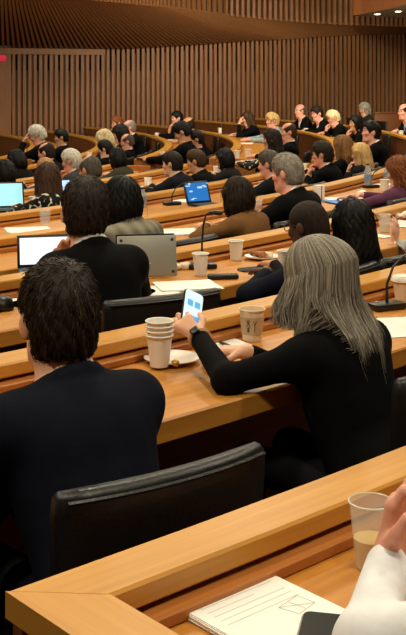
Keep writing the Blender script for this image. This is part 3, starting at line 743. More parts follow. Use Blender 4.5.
person('person with long light brown hair seen from behind in black', (1.378, 10.790), 1.203, 0.00, 0.874, (-0.2, 0.2, 0), ('long', 'lightbrown'), 'light', ('knit', (13, 13, 14)), ('desk','desk'), h=0.013, zlift=-0.11, row=5, strands_n=700, strand_cols=((122, 84, 48), (150, 108, 64), (96, 64, 36)))
person('person with long straight blonde hair, hand to chin', (1.504, 10.563), 1.193, -0.04, 0.799, (0.15, 0.2, 0), ('long', 'blond'), 'light', ('knit', (30, 28, 28)), ('chin','desk'), h=0.013, zlift=-0.11, row=5, strands_n=700, strand_cols=((206, 168, 108), (222, 190, 136), (170, 130, 78)))
person('person with long brown hair in a black and cream floral top', (-1.012, 8.272), 0.983, 0.42, 0.892, (-0.35, 0.1, 0), ('long', 'brown'), 'light', ('blouse', (20, 20, 20), 'floral'), ('desk','desk'), h=0.011, zlift=-0.17, row=6, strands_n=1300, strand_cols=((62, 42, 27), (84, 58, 36), (46, 31, 21)))
person('person with short dark hair in dark suit leaning at the paper cup', (-0.078, 9.886), 1.110, 0.46, 0.875, (0.15, 0.1, 0), ('short', 'dark'), 'light', ('suit', (24, 26, 32)), ('desk','desk'), h=0.013, zlift=-0.17, row=6, strands_n=700, strand_cols=((36, 27, 20), (52, 39, 27), (84, 66, 44)))
person('person with short brown hair behind the blue laptop screen', (0.104, 10.267), 1.139, 0.38, 0.850, (0.2, 0.2, 0), ('short', 'brown'), 'tan', ('suit', (13, 13, 14)), ('chin','desk'), h=0.013, zlift=-0.17, row=6, strands_n=700, strand_cols=((62, 42, 27), (84, 58, 36), (46, 31, 21)))
person('person with black hair and a wide white collar in profile', (0.369, 10.876), 1.184, 0.36, 0.816, (0.2, 0.15, 0), ('bob', 'black'), 'olive', ('suit', (30, 28, 28)), ('desk','desk'), h=0.013, zlift=-0.17, row=6, strands_n=700, strand_cols=((16, 14, 14), (26, 23, 22)))
person('person with balding crown seen from behind above the dark-haired man', (-0.749, 8.680), 1.016, 0.34, 0.910, (-0.1, 0.25, 0), ('balding', 'darkgrey'), 'tan', ('suit', (13, 13, 14)), ('desk','desk'), h=0.011, zlift=-0.17, row=6, strands_n=1300, strand_cols=((84, 76, 68), (116, 108, 98), (58, 50, 44)))
person('person with black curly hair in an olive jacket', (-0.740, 11.580), 1.202, 0.38, 0.836, (-0.1, 0.2, 0), ('bob', 'black'), 'light', ('jacket', (62, 58, 46)), ('desk','desk'), h=0.013, zlift=-0.22, row=7, strands_n=700, strand_cols=((16, 14, 14), (26, 23, 22)))
person('person with thick silver hair in grey jacket, hand on chin', (-1.090, 10.805), 1.138, 0.48, 0.892, (0.25, 0.2, 0), ('full', 'silver'), 'pink', ('suit', (58, 58, 60)), ('chin','desk'), h=0.013, zlift=-0.22, row=7, strands_n=700, strand_cols=((196, 190, 178), (220, 214, 204), (150, 144, 134)))
person('person with sandy hair bent low behind the woman in floral top', (-1.335, 10.302), 1.096, 0.36, 0.799, (-0.1, 0.3, 0), ('full', 'sandy'), 'light', ('jacket', (60, 54, 50)), ('desk','desk'), h=0.013, zlift=-0.22, row=7, strands_n=700, strand_cols=((170, 128, 84), (190, 150, 104)))
person('person with black hair in black cut off by the left picture edge', (-1.607, 9.801), 1.053, 0.44, 0.850, (0, 0.2, 0), ('bob', 'black'), 'light', ('jacket', (13, 13, 14)), ('desk','desk'), h=0.013, zlift=-0.22, row=7, strands_n=700, strand_cols=((16, 14, 14), (26, 23, 22)))
person('person in black bending low over papers at far left', (-1.827, 11.689), 1.178, 0.38, 0.850, (0.2, 0.45, 0), ('bob', 'black'), 'light', ('jacket', (22, 20, 20)), ('far','far'), h=0.013, zlift=-0.26, row=8, strands_n=700, strand_cols=((16, 14, 14), (26, 23, 22)))
person('person with receding dark hair in black reaching along the desk', (-1.569, 12.247), 1.228, 0.38, 0.910, (0.1, 0.15, 0), ('balding', 'dark'), 'pink', ('suit', (13, 13, 14)), ('far','far'), h=0.013, zlift=-0.26, row=8, strands_n=700, strand_cols=((36, 27, 20), (52, 39, 27), (84, 66, 44)))
person('person with silver hair covering the face with one hand', (-2.049, 14.991), 1.445, 0.36, 1.040, (0.1, 0.45, 0), ('full', 'silver'), 'pink', ('suit', (13, 13, 14)), ('brow','wide'), h=0.013, zlift=-0.29, row=9, strands_n=700, strand_cols=((196, 190, 178), (220, 214, 204), (150, 144, 134)))
person('young person with black hair, white collar and black suit', (-1.999, 15.459), 1.487, -0.04, 0.910, (0.3, 0.15, 0), ('short', 'black'), 'tan', ('suit', (13, 13, 14)), ('desk','desk'), h=0.013, zlift=-0.29, row=9, strands_n=700, strand_cols=((16, 14, 14), (26, 23, 22)))
person('person with pale blonde hair bending over papers', (-1.165, 13.908), 1.367, 0.14, 0.960, (0.1, 0.5, 0), ('bob', 'paleblond'), 'light', ('jacket', (30, 28, 28)), ('desk','desk'), h=0.013, zlift=-0.26, row=8, strands_n=700, strand_cols=((224, 204, 160), (236, 220, 184)))
person('person with black hair in front of the pale blonde bending woman', (-1.204, 13.465), 1.331, -0.04, 0.816, (0.1, 0.3, 0), ('full', 'black'), 'light', ('jacket', (13, 13, 14)), ('desk','desk'), h=0.013, zlift=-0.26, row=8, strands_n=700, strand_cols=((16, 14, 14), (26, 23, 22)))
person('person with bald front and dark grey sides above the olive jacket', (-1.016, 14.644), 1.428, -0.04, 0.850, (0.3, 0.2, 0), ('balding', 'darkgrey'), 'pink', ('suit', (13, 13, 14)), ('desk','desk'), h=0.013, zlift=-0.26, row=8, strands_n=700, strand_cols=((84, 76, 68), (116, 108, 98), (58, 50, 44)))
person('person with reddish hair against the slatted wall', (-1.278, 19.384), 1.816, 0.42, 1.000, (0.3, 0.1, 0), ('short', 'auburn'), 'pink', ('suit', (26, 26, 30)), ('desk','desk'), h=0.013, zlift=-0.26, row=8, glasses=(40,34,30), strands_n=700, strand_cols=((128, 74, 38), (152, 94, 52), (96, 54, 28)))
person('person with black hair below the reddish-haired person', (-0.982, 15.073), 1.463, 0.26, 0.999, (0.2, 0.3, 0), ('bob', 'black'), 'light', ('jacket', (13, 13, 14)), ('desk','desk'), h=0.013, zlift=-0.26, row=8, strands_n=700, strand_cols=((16, 14, 14), (26, 23, 22)))
person('person with thin grey hair beside the reddish-haired person', (-0.948, 17.364), 1.649, 0.38, 1.000, (0.2, 0.1, 0), ('balding', 'grey'), 'pink', ('suit', (13, 13, 14)), ('desk','desk'), h=0.013, zlift=-0.26, row=8, strands_n=700, strand_cols=((132, 124, 114), (168, 160, 148), (92, 84, 76)))
person('person with short black hair in profile at top of the desk bend', (-0.327, 19.898), 1.836, 0.24, 1.000, (0.2, 0.1, 0), ('short', 'black'), 'pink', ('suit', (13, 13, 14)), ('far','chin'), h=0.013, zlift=-0.22, row=7, strands_n=700, strand_cols=((16, 14, 14), (26, 23, 22)))
person('person with bald tan crown behind the reading man', (0.020, 18.187), 1.705, 0.48, 1.000, (-0.3, 0.1, 0), ('bald', 'dark'), 'tan', ('suit', (13, 13, 14)), ('desk','desk'), h=0.013, zlift=-0.22, row=7)
person('person in black suit and pale shirt looking down to read', (-0.132, 13.718), 1.368, 0.20, 1.050, (0.1, 0.5, 0), ('short', 'black'), 'tan', ('suit', (13, 13, 14)), ('far','desk'), h=0.013, zlift=-0.22, row=7, strands_n=700, strand_cols=((16, 14, 14), (26, 23, 22)))
person('person with black hair in black suit closest to the wooden desk end', (-0.092, 13.923), 1.384, -0.04, 0.892, (0.3, 0.2, 0), ('short', 'black'), 'tan', ('suit', (13, 13, 14)), ('desk','desk'), h=0.013, zlift=-0.22, row=7, strands_n=700, strand_cols=((16, 14, 14), (26, 23, 22)))
person('person with long dark brown hair resting the forehead on a hand', (0.994, 19.365), 1.777, 0.40, 0.980, (0.15, 0.25, 0), ('long', 'brown'), 'light', ('jacket', (13, 13, 14)), ('brow','desk'), h=0.013, zlift=-0.17, row=6, strands_n=700, strand_cols=((62, 42, 27), (84, 58, 36), (46, 31, 21)))
person('person with short blonde hair in a pale blue top', (1.241, 17.702), 1.661, 0.22, 0.970, (0.3, 0.05, 0), ('pixie', 'blond'), 'pink', ('jacket', (150, 164, 164)), ('far','far'), h=0.013, zlift=-0.17, row=6, strands_n=700, strand_cols=((206, 168, 108), (222, 190, 136), (170, 130, 78)))
person('person with long dark wavy hair and a patterned scarf', (0.783, 12.562), 1.303, -0.02, 0.921, (0.3, 0.1, 0), ('wavy', 'dark'), 'light', ('blouse', (40, 36, 34), 'floral'), ('desk','desk'), h=0.013, zlift=-0.17, row=6, strands_n=700, strand_cols=((36, 27, 20), (52, 39, 27), (84, 66, 44)))
person('person with receding brown hair in black facing left', (1.062, 13.782), 1.389, -0.04, 0.959, (0.4, 0.05, 0), ('balding', 'brown'), 'pink', ('suit', (13, 13, 14)), ('desk','desk'), h=0.013, zlift=-0.17, row=6, strands_n=700, strand_cols=((62, 42, 27), (84, 58, 36), (46, 31, 21)))
person('person with a bald head in black suit against the slats', (2.015, 20.548), 1.837, 0.36, 1.030, (0.25, 0.1, 0), ('bald', 'darkgrey'), 'pink', ('suit', (13, 13, 14)), ('desk','desk'), h=0.013, zlift=-0.11, row=5)
person('person with short dark hair and white shirt front in black suit', (2.283, 19.396), 1.762, 0.48, 1.050, (0.3, 0.2, 0), ('short', 'dark'), 'pink', ('suit', (13, 13, 14)), ('far','desk'), h=0.013, zlift=-0.11, row=5, strands_n=700, strand_cols=((36, 27, 20), (52, 39, 27), (84, 66, 44)))
person('person with short pale blonde hair in black looking down', (2.437, 18.445), 1.701, 0.48, 0.980, (0.2, 0.35, 0), ('pixie', 'paleblond'), 'pink', ('jacket', (13, 13, 14)), ('chin','desk'), h=0.013, zlift=-0.11, row=5, strands_n=700, strand_cols=((224, 204, 160), (236, 220, 184)))
person('person with black hair behind the man looking upward', (2.567, 16.730), 1.592, 0.48, 0.950, (0.5, 0.1, 0), ('bob', 'black'), 'tan', ('jacket', (13, 13, 14)), ('chin','desk'), h=0.013, zlift=-0.11, row=5, strands_n=700, strand_cols=((16, 14, 14), (26, 23, 22)))
person('person with black hair in black suit looking up to the left', (2.047, 12.372), 1.312, 0.26, 0.987, (0.45, -0.1, 0), ('short', 'black'), 'pink', ('suit', (13, 13, 14)), ('desk','desk'), h=0.013, zlift=-0.11, row=5, strands_n=700, strand_cols=((16, 14, 14), (26, 23, 22)))
person('person with grey bobbed hair in dark jacket by the open black laptop', (3.139, 20.641), 1.825, 0.20, 0.980, (0.3, 0.35, 0), ('bob', 'grey'), 'tan', ('jacket', (40, 40, 38)), ('desk','desk'), h=0.013, zlift=-0.06, row=4, strands_n=700, strand_cols=((132, 124, 114), (168, 160, 148), (92, 84, 76)))
person('person in dark suit with pale shirt, blue tie and white badge', (3.594, 18.106), 1.672, 0.48, 1.080, (0.5, 0.05, 0), ('balding', 'dark'), 'pink', ('suit', (22, 22, 26)), ('desk','mid'), h=0.013, zlift=-0.06, row=4, tie=(96,130,176), strands_n=700, strand_cols=((36, 27, 20), (52, 39, 27), (84, 66, 44)))
chair(0.459, 2.978, 0.794, 'black leather conference chair under the long grey-haired woman', 0)
chair(0.386, 4.555, 0.854, 'black leather conference chair under the man with cropped hair and glasses', -0.03)
chair(0.705, 4.931, 0.881, 'black leather conference chair under the woman with straight black hair', -0.03)
chair(-0.271, 5.571, 0.874, 'black leather conference chair under the woman in the grey checked jacket', -0.06)
chair(0.340, 6.345, 0.932, 'black leather conference chair under the woman in the brown suede jacket', -0.06)
chair(0.691, 6.835, 0.968, 'black leather conference chair under the thinning grey-haired man in black', -0.06)
chair(1.361, 7.891, 1.042, 'black leather conference chair under the auburn-haired woman in purple', -0.06)
chair(0.678, 8.943, 1.078, 'black leather conference chair under the dark-grey-haired man by the fruit', -0.11)
chair(1.200, 10.008, 1.153, 'black leather conference chair under the dark-haired man with glasses and white collar', -0.11)
chair(1.444, 10.964, 1.215, 'black leather conference chair under the light-brown-haired woman', -0.11)
chair(1.392, 10.460, 1.184, 'black leather conference chair under the straight-haired blonde woman', -0.11)
chair(-1.016, 8.266, 0.982, 'black leather conference chair under the woman in the floral top', -0.17)
chair(-0.095, 9.851, 1.107, 'black leather conference chair under the short-haired man left of the blue laptop', -0.17)
chair(0.121, 10.302, 1.142, 'black leather conference chair under the brown-haired man behind the blue laptop', -0.17)
chair(0.369, 10.876, 1.184, 'black leather conference chair under the black-haired woman with white collar', -0.17)
chair(-0.745, 8.686, 1.016, 'black leather conference chair under the balding man beside the grey-haired man', -0.17)
chair(-0.791, 11.599, 1.202, 'black leather conference chair under the woman in the olive jacket', -0.22)
chair(-1.122, 10.819, 1.138, 'black leather conference chair under the silver-haired man in grey', -0.22)
chair(-1.366, 10.318, 1.096, 'black leather conference chair under the sandy-haired person', -0.22)
chair(-1.637, 9.818, 1.053, 'black leather conference chair under the black-haired person at the left edge', -0.22)
chair(-1.859, 11.703, 1.178, 'black leather conference chair under the bending person in black', -0.26)
chair(-1.640, 12.272, 1.228, 'black leather conference chair under the man with receding dark hair', -0.26)
chair(-2.085, 14.985, 1.444, 'black leather conference chair under the man covering his face', -0.29)
chair(-2.033, 15.473, 1.488, 'black leather conference chair under the young black-haired man', -0.29)
chair(-1.175, 13.936, 1.369, 'black leather conference chair under the pale blonde woman bending over papers', -0.26)
chair(-1.283, 13.457, 1.329, 'black leather conference chair under the black-haired person by the pale blonde', -0.26)
chair(-1.055, 14.618, 1.425, 'black leather conference chair under the bald-fronted man', -0.26)
chair(-1.292, 19.380, 1.816, 'black leather conference chair under the reddish-haired man by the wall', -0.26)
chair(-0.993, 15.105, 1.465, 'black leather conference chair under the woman below the reddish-haired man', -0.26)
chair(-0.963, 17.363, 1.649, 'black leather conference chair under the thin-haired man by the wall', -0.26)
chair(-0.360, 19.888, 1.836, 'black leather conference chair under the man at the top of the bend', -0.22)
chair(-0.015, 18.183, 1.705, 'black leather conference chair under the bald man behind the reading man', -0.22)
chair(-0.196, 13.587, 1.358, 'black leather conference chair under the man looking down to read', -0.22)
chair(-0.101, 14.068, 1.395, 'black leather conference chair under the black-haired man by the desk end', -0.22)
chair(0.994, 19.365, 1.777, 'black leather conference chair under the woman resting her forehead', -0.17)
chair(1.241, 17.702, 1.661, 'black leather conference chair under the woman in the pale blue top', -0.17)
chair(0.783, 12.562, 1.303, 'black leather conference chair under the woman with the patterned scarf', -0.17)
chair(1.062, 13.782, 1.389, 'black leather conference chair under the man with receding brown hair', -0.17)
chair(2.000, 20.544, 1.837, 'black leather conference chair under the bald man against the slats', -0.11)
chair(2.268, 19.393, 1.762, 'black leather conference chair under the dark-haired man with white shirt front', -0.11)
chair(2.422, 18.443, 1.701, 'black leather conference chair under the pale blonde woman in black', -0.11)
chair(2.552, 16.730, 1.592, 'black leather conference chair under the woman behind the man looking upward', -0.11)
chair(2.032, 12.375, 1.312, 'black leather conference chair under the man looking upward', -0.11)
chair(3.124, 20.637, 1.825, 'black leather conference chair under the grey-haired woman by the black laptop', -0.06)
chair(3.579, 18.104, 1.672, 'black leather conference chair under the man with the badge', -0.06)
# ------------------------------------------------------------------ long grey hair of the woman with the phone
def grey_hair():
    I = INFO['person with long grey hair in black top, looking down at a phone']; HC, Rh, N, u = I['HC'], I['Rh'], I['N'], I['u']
    g = np.random.default_rng(3)
    h = .0075; F = Field((-.17, -.2, -.3), (.17, .17, .19), h)
    F.ell((0, -.014, .03), (.089, .108, .102), k=0); F.ell((0, -.025, -.05), (.084, .06, .10), k=.04)
    F.ell((0, .125, -.045), (.078, .095, .118), k=.012, sub=True)
    hv, hf = F.mesh(); hv = hv @ Rh.T+HC
    n = 5600; K = 20; vs = np.empty((n, K, 4, 3)); mi = []; zs = I['SH'][0][2]+.092
    for i in range(n):
        ph = g.uniform(0, 2*PI)
        while abs(((ph-PI/2+PI) % (2*PI))-PI) < .60: ph = g.uniform(0, 2*PI)       # leave the face free
        lay = g.uniform(.95, 1.11); th0 = g.uniform(.04, .8); back = -math.sin(ph); side = abs(math.cos(ph))
        zend = g.uniform(-.39, -.24)
        flare = g.uniform(0, .05) if back < .5 else g.uniform(0, .025); curl = g.uniform(0, 1.3); wv = ph*8+g.normal(0, .45); amp = g.uniform(.003, .012); flare += .03*max(0, math.sin(ph*9+1))
        pts = []; part = V3(-.022, 0, 0); e = None
        for k in range(K):
            t = k/(K-1)
            if t < .42:
                th = th0+(1.66-th0)*t/.42
                p = V3(.101*math.sin(th)*math.cos(ph), .116*math.sin(th)*math.sin(ph), .110*math.cos(th))*lay+V3(0, -.014, .03)+part*math.cos(th)**2
                q = HC+Rh@p; e = q; z0 = q[2]; zE = HC[2]+zend
                if back < -.15: zE = max(zE, zs-.02)
                elif side > .75 and back < .35: zE = max(zE, zs-.07)
            else:
                a = (t-.42)/.58; rad = Rh@V3(math.cos(ph), math.sin(ph)*.8, 0); rad[2] = 0; rad = nrm(rad)
                q = e+V3(0, 0, (zE-z0)*a)+rad*(flare*a**2.0+.014*math.sin(PI*a)-.045*curl*max(0, a-.62))
                sd = np.cross(rad, V3(0, 0, 1)); q = q+sd*(amp*a*2.0*math.sin(wv+a*6.5))+rad*amp*1.2*math.sin(wv*1.3+a*7)*a
                if back > 0: q[1] += .035*a*back                      # hangs back towards the nape
                tq = (q[2]-I['hip'][2])/max(u[2], .1); yb = I['hip'][1]+u[1]*tq-.132
                if q[1] < yb+.09:                                      # lies on the back of the sweater
                    fb = min(max((N[2]+.11-q[2])/.11, 0), 1)*min(max((.23-abs(q[0]))/.06, 0), 1); q[1] += fb*(min(q[1], yb-.010*(lay-.95)/.16)-q[1])
            pts.append(q)
        pts = np.array(pts); w0 = g.uniform(.0007, .0014)
        T = np.gradient(pts, axis=0); T /= np.linalg.norm(T, axis=1)[:, None]+1e-9
        out = pts-(HC+V3(0, -.03, 0)); out[:, 2] *= .3; sdv = np.cross(T, out); sdv /= np.linalg.norm(sdv, axis=1)[:, None]+1e-9; nv = np.cross(sdv, T)
        ww = (w0*(1-.8*np.linspace(0, 1, K)**3))[:, None]
        vs[i, :, 0] = pts+sdv*ww*1.6; vs[i, :, 1] = pts+nv*ww; vs[i, :, 2] = pts-sdv*ww*1.6; vs[i, :, 3] = pts-nv*ww
        mi += [1+int(g.choice(4, p=[.40, .30, .14, .16]))]*((K-1)*4)
    base = (np.arange(n)*K*4)[:, None]; fs = []
    for k in range(K-1):
        for a in range(4): b = (a+1) % 4; fs.append(base+np.array([[k*4+a, k*4+b, k*4+4+b, k*4+4+a]]))
    fs = np.stack(fs, 1).reshape(-1, 4)
    cols = [(152, 144, 130), (126, 118, 106), (178, 169, 152), (104, 96, 87)]
    ms = [mat('grey_hair_under', (100, 92, 82), .6)]+[mat('grey_strand_%d' % i, c, .45, spec=.3) for i, c in enumerate(cols)]
    link_mesh('hair', np.concatenate([hv, vs.reshape(-1, 3)]), np.concatenate([hf, fs+len(hv)]), ms, I['root'], True, np.concatenate([np.zeros(len(hf), int), np.array(mi)]))
    # watch on the raised wrist
    w, e = I['WR'][0], I['EL'][0]; f = nrm(w-e); c = w-f*.012; a = nrm(np.cross(f, V3(0, 0, 1))); b = np.cross(a, f)
    wt = bpy.data.objects.new('wristwatch', None); COL.objects.link(wt); wt.parent = I['root']; wt.location = tuple(c)
    mb = MB(); mb.tube([.034*math.cos(q)*a+.034*math.sin(q)*b for q in np.linspace(0, 2*PI, 21)], .008, 6, cap=False); mb.build('strap', mat('tan_strap', (196, 150, 110), .5), wt)
    mb = MB(); R = Matrix([[f[i], a[i], b[i]] for i in range(3)]); fc = nrm(-.55*a+.85*b) if a[0] > 0 else nrm(.55*a+.85*b)
    x2 = np.cross(f, fc); R = Matrix([[f[i], x2[i], fc[i]] for i in range(3)]); mb.box(fc*.039, (.036, .032, .011), R, .006, seg=3); mb.build('watch_case', M_BLACK, wt)
grey_hair()

# ------------------------------------------------------------------ things on the desks
def on_desk(px, py, rows=None, pad=.05):
    """nearest spot of a worktop to what the photograph shows at (px, py)"""
    best = None
    for k in (rows or RAD):
        z = TOP_Z-DROP[k]; p = at(px, py, z); r = math.hypot(p[0]-CX, p[1]-CY); a = math.atan2(p[1]-CY, p[0]-CX)
        rc = min(max(r, RAD[k]+.145+pad), RAD[k]+TOPW[k]-min(pad, .12))
        if rc != r:                                                # slide towards or away from the camera
            kk = p[0]/p[1]; A = kk*kk+1; B = -2*(kk*CX+CY); Cq = CX*CX+CY*CY-rc*rc; ds = B*B-4*A*Cq
            if ds > 0:
                d = min(((-B-math.sqrt(ds))/2/A, (-B+math.sqrt(ds))/2/A), key=lambda v: abs(v-p[1])); p = V3(kk*d, d, z); a = math.atan2(p[1]-CY, p[0]-CX)
        lo = -PI if k > 0 else 0
        err = abs(rc-r)/p[1]
        if math.radians(AISLE_NEAR.get(k, -90)) < a < math.radians(AISLE_FAR.get(k, 0)) : err += .5
        if k == 9 and a < math.radians(AISLE_FAR[9]): err += .5
        if best is None or err < best[0]: best = (err, k, pol(rc, a, z+.0006), rc-r)
    if best[0] > .004 and rows is None: print('desk snap', px, py, 'row', best[1], 'moved %.2f' % best[3])
    return best[2]
def tang(p): return math.atan2(p[1]-CY, p[0]-CX)+PI/2        # direction along the desk
def put(root, p, rz=0): root.location = tuple(p); root.rotation_euler = (0, 0, rz)

def cup(p, label, h=.09, r=.040, rb=.028, group=None, m=None, lid=False, name='paper_cup', cat='cup'):
    root = empty(name); tag(root, label, cat, group)
    mb = MB(); mb.lathe([(rb-.004, .006), (rb-.002, 0), (rb, .001), (r-.002, h-.004), (r+.002, h-.003), (r+.003, h), (r+.001, h+.002), (r-.002, h), (r-.003, h-.006), (rb-.003, .010)], 26, close=False)
    mb.lathe([(.001, .010), (rb-.003, .0101)], 26, close=False)
    mb.build('cup_wall', m or M_CUP, root)
    if lid:
        mb = MB(); mb.lathe([(.001, h+.014), (r*.78, h+.014), (r*.84, h+.018), (r*.92, h+.016), (r+.004, h+.004), (r+.006, h-.004), (r+.004, h-.004)], 26, close=False); mb.build('lid', M_CUP, root)
    put(root, p); return root
M_GLASS = mat('clear_plastic', (244, 244, 240), .08, spec=.6, alpha=.20)
def clear_cup(p, label, h=.09, r=.036, rb=.027, liquid=None, fill=.4, group=None):
    root = empty('plastic_cup'); tag(root, label, 'cup', group)
    mb = MB(); mb.lathe([(rb, 0), (r, h-.003), (r+.0025, h), (r, h+.002), (r-.0012, h-.003), (rb-.0012, .0015)], 32, close=False); mb.lathe([(.0005, .0014), (rb-.0006, .0014)], 32, close=False); mb.build('cup_wall', M_GLASS, root)
    mb = MB(); mb.tube([((r+.001)*math.cos(a), (r+.001)*math.sin(a), h) for a in np.linspace(0, 2*PI, 33)], .0016, 6, cap=False); mb.build('rim', mat('plastic_rim', (236, 230, 220), .25, alpha=.8), root)
    if liquid:
        mb = MB(); rt = rb+(r-rb)*fill-.0016; mb.lathe([(.0005, .002), (rb-.0018, .002), (rt, h*fill), (.0005, h*fill)], 32, close=False); mb.build('drink', mat('drink_%d_%d_%d' % liquid, liquid, .08, alpha=.85), root)
    put(root, p); return root
def sheets(p, rz, label, n=1, w=.216, l=.28, text=True, group=None, name='paper_sheet', cat='paper', spread=.012, lines=14, top_y=.40):
    root = empty(name); tag(root, label, cat, group); g = random.Random(label)
    mb = MB()
    for i in range(n):
        a = g.uniform(-1, 1)*spread*4 if i < n-1 else 0; R = Matrix.Rotation(a, 3, 'Z'); mb.box((g.uniform(-spread, spread)*(i < n-1), g.uniform(-spread, spread)*(i < n-1), .0008+i*.0016), (w, l, .0014), R)
    mb.build('sheet', M_PAPER, root, False)
    if text:
        mb = MB(); z = .0016*n+.0002
        for q in range(lines):
            y = top_y*l-q*l*.8/14; e = w*.4*(1 if g.random() < .75 else g.uniform(.3, .8)); mb.add([(-w*.4, y-.0007, z), (-w*.4+w*.4+e, y-.0007, z), (-w*.4+w*.4+e, y+.0007, z), (-w*.4, y+.0007, z)], [(0, 1, 2, 3)])
        mb.build('printed_lines', M_INK, root, False)
    put(root, p, rz); return root
def slab_round(mb, w, l, z0, z1, r, ch=.0015):
    def ring(k, z):
        o = []
        for cx, cy, a0 in ((w/2-r, l/2-r, 0), (-w/2+r, l/2-r, PI/2), (-w/2+r, -l/2+r, PI), (w/2-r, -l/2+r, 1.5*PI)):
            o += [(cx+(r-k)*math.cos(a0+PI/2*i/6), cy+(r-k)*math.sin(a0+PI/2*i/6), z) for i in range(7)]
        return o
    rs = [ring(ch, z0), ring(0, z0+ch), ring(0, z1-ch), ring(ch, z1)]; n = len(rs[0]); vs = sum(rs, []); fs = [tuple(range(n))[::-1], tuple(range(3*n, 4*n))]
    for j in range(3): fs += [(j*n+i, j*n+(i+1) % n, (j+1)*n+(i+1) % n, (j+1)*n+i) for i in range(n)]
    mb.add(vs, fs)
def phone(p, rz, label, w=.072, l=.148, on=False, name='smartphone', cat='phone', rim=(60, 60, 62)):
    root = empty(name); tag(root, label, cat)
    mb = MB(); slab_round(mb, w, l, 0, .009, .013, .003); mb.build('case', mat('phone_rim_%d' % rim[0], rim, .35), root)
    mb = MB(); slab_round(mb, w-.006, l-.006, .0086, .0098, .011, .0003)
    mb.build('screen', mat('phone_on', (205, 228, 240), .3, emit=((200, 228, 246), .9)) if on else mat('dark_screen', (6, 6, 7), .4, spec=.12), root)
    put(root, p, rz); return root
def mic(p, rz, label, height=.32, bend=.16, head_at=None):
    root = empty('gooseneck_microphone'); tag(root, label, 'microphone')
    mb = MB(); mb.box((0, 0, .012), (.07, .13, .024), None, .006); mb.build('base', M_BLACK, root)
    pts = [(0, 0, .02), (0, 0, height*.45), (0, bend*.18, height*.75), (0, bend*.55, height*.95), (0, bend, height*.98)]
    mb = MB(); mb.tube(pts, [.006, .0048, .0045, .0045, .0045], 8); mb.build('stem', M_BLACK, root)
    mb = MB(); mb.tube([(0, bend, height*.98), (0, bend+.02, height*.975), (0, bend+.05, height*.96), (0, bend+.06, height*.955)], [.006, .011, .011, .005], 10); mb.build('head', M_BLACK, root)
    put(root, p, rz); return root
def laptop(p, rz, label, w=.31, d=.21, lean=.35, screen=(214, 232, 248), glow=1.6, pic=False, body=None, both=True):
    root = empty('laptop'); tag(root, label, 'laptop'); bm_ = body or M_BLACK
    mb = MB(); mb.box((0, 0, .009), (w, d, .016), None, .004); mb.build('base', bm_, root)
    mb = MB(); mb.box((0, .01, .0178), (w*.88, d*.5, .002), None, .0005); mb.build('keyboard', mat('dark_keys', (30, 30, 32), .6), root)
    R = Matrix.Rotation(-lean, 3, 'X'); c = Vector((0, d/2, .016)); ld = bpy.data.objects.new('lid', None); COL.objects.link(ld); ld.parent = root
    mb = MB(); mb.box(c+R @ Vector((0, .006, d/2)), (w, .009, d), R, .003); mb.build('lid_shell', bm_, ld)
    if pic:
        m = MATS.get('screen_pic') or mat('screen_pic', (24, 90, 170), .3, emit=((44, 130, 214), .75))
        mb = MB(); mb.box(c+R @ Vector((0, .0008, d/2)), (w-.03, .0022, d-.03), R); mb.build('screen', m, ld)
        mb = MB()
        for k in range(9):
            g = random.Random(k); mb.box(c+R @ Vector((g.uniform(-.11, .11), -.0007, d/2+g.uniform(-.07, .07))), (g.uniform(.015, .05), .0006, g.uniform(.005, .016)), R)
        mb.build('screen_windows', mat('screen_pale', (190, 222, 245), .3, emit=((150, 205, 245), .8)), ld)
    else:
        mb = MB(); mb.box(c+R @ Vector((0, .0008, d/2)), (w-.024, .0022, d-.026), R); mb.build('screen', mat('screen_%d_%d_%d' % screen, screen, .3, emit=(screen, glow)), ld)
    put(root, p, rz); return root
def bottle(p, label, h=.2, r=.031):
    root = empty('water_bottle'); tag(root, label, 'bottle')
    mb = MB(); mb.lathe([(.001, .001), (r*.9, 0), (r, .006), (r, h*.62), (r*.85, h*.74), (r*.42, h*.88), (r*.4, h*.94), (.001, h*.94)], 20, close=False); mb.build('body', mat('bottle_plastic', (206, 218, 226), .08, alpha=.45), root)
    mb = MB(); mb.lathe([(r+.0008, h*.28), (r+.0008, h*.55)], 20, close=False); mb.build('wrapper', mat('bottle_wrap', (120, 150, 190), .5), root)
    mb = MB(); mb.lathe([(.001, h*.93), (r*.46, h*.93), (r*.46, h), (.001, h)], 16, close=False); mb.build('cap', mat('bottle_cap', (60, 66, 76), .4), root)
    put(root, p); return root
def plate(p, label, r=.085, z=0):
    root = empty('white_plate'); tag(root, label, 'plate')
    mb = MB(); mb.lathe([(.001, .003), (r*.55, .003), (r*.66, .006), (r*.97, .013), (r, .0145), (r*.985, .016), (r*.65, .0092), (r*.54, .0062), (.001, .0062)], 40, close=False); mb.build('dish', mat('china', (238, 232, 222), .3), root)
    mb = MB(); mb.tube([(r*.99*math.cos(a), r*.99*math.sin(a), .0152) for a in np.linspace(0, 2*PI, 41)], .0014, 6, cap=False); mb.build('rim', mat('china_rim', (214, 196, 168), .35), root)
    put(root, p); return root
def lump(p, label, name, cat, size, m, seed=0, bumps=7, h=.006, rz=0):
    """crumpled or baked lump: a soft union of irregular blobs"""
    g = np.random.default_rng(seed); sx, sy, sz = size; F = Field((-sx, -sy, -.004), (sx, sy, sz*1.6), h)
    for _ in range(bumps):
        c = V3(g.uniform(-.55, .55)*sx, g.uniform(-.55, .55)*sy, sz*g.uniform(.25, .6)); F.ell(c, V3(g.uniform(.3, .5)*sx, g.uniform(.3, .5)*sy, sz*g.uniform(.3, .5)), rotm(g.uniform(-1, 1), g.uniform(-.4, .4), g.uniform(-.4, .4)), k=.008)
    v, f = F.mesh(); v[:, 2] = np.maximum(v[:, 2]-v[:, 2].min(), 0); o = link_mesh(name, v, f, m, None, True); tag(o, label, cat); put(o, p, rz); return o
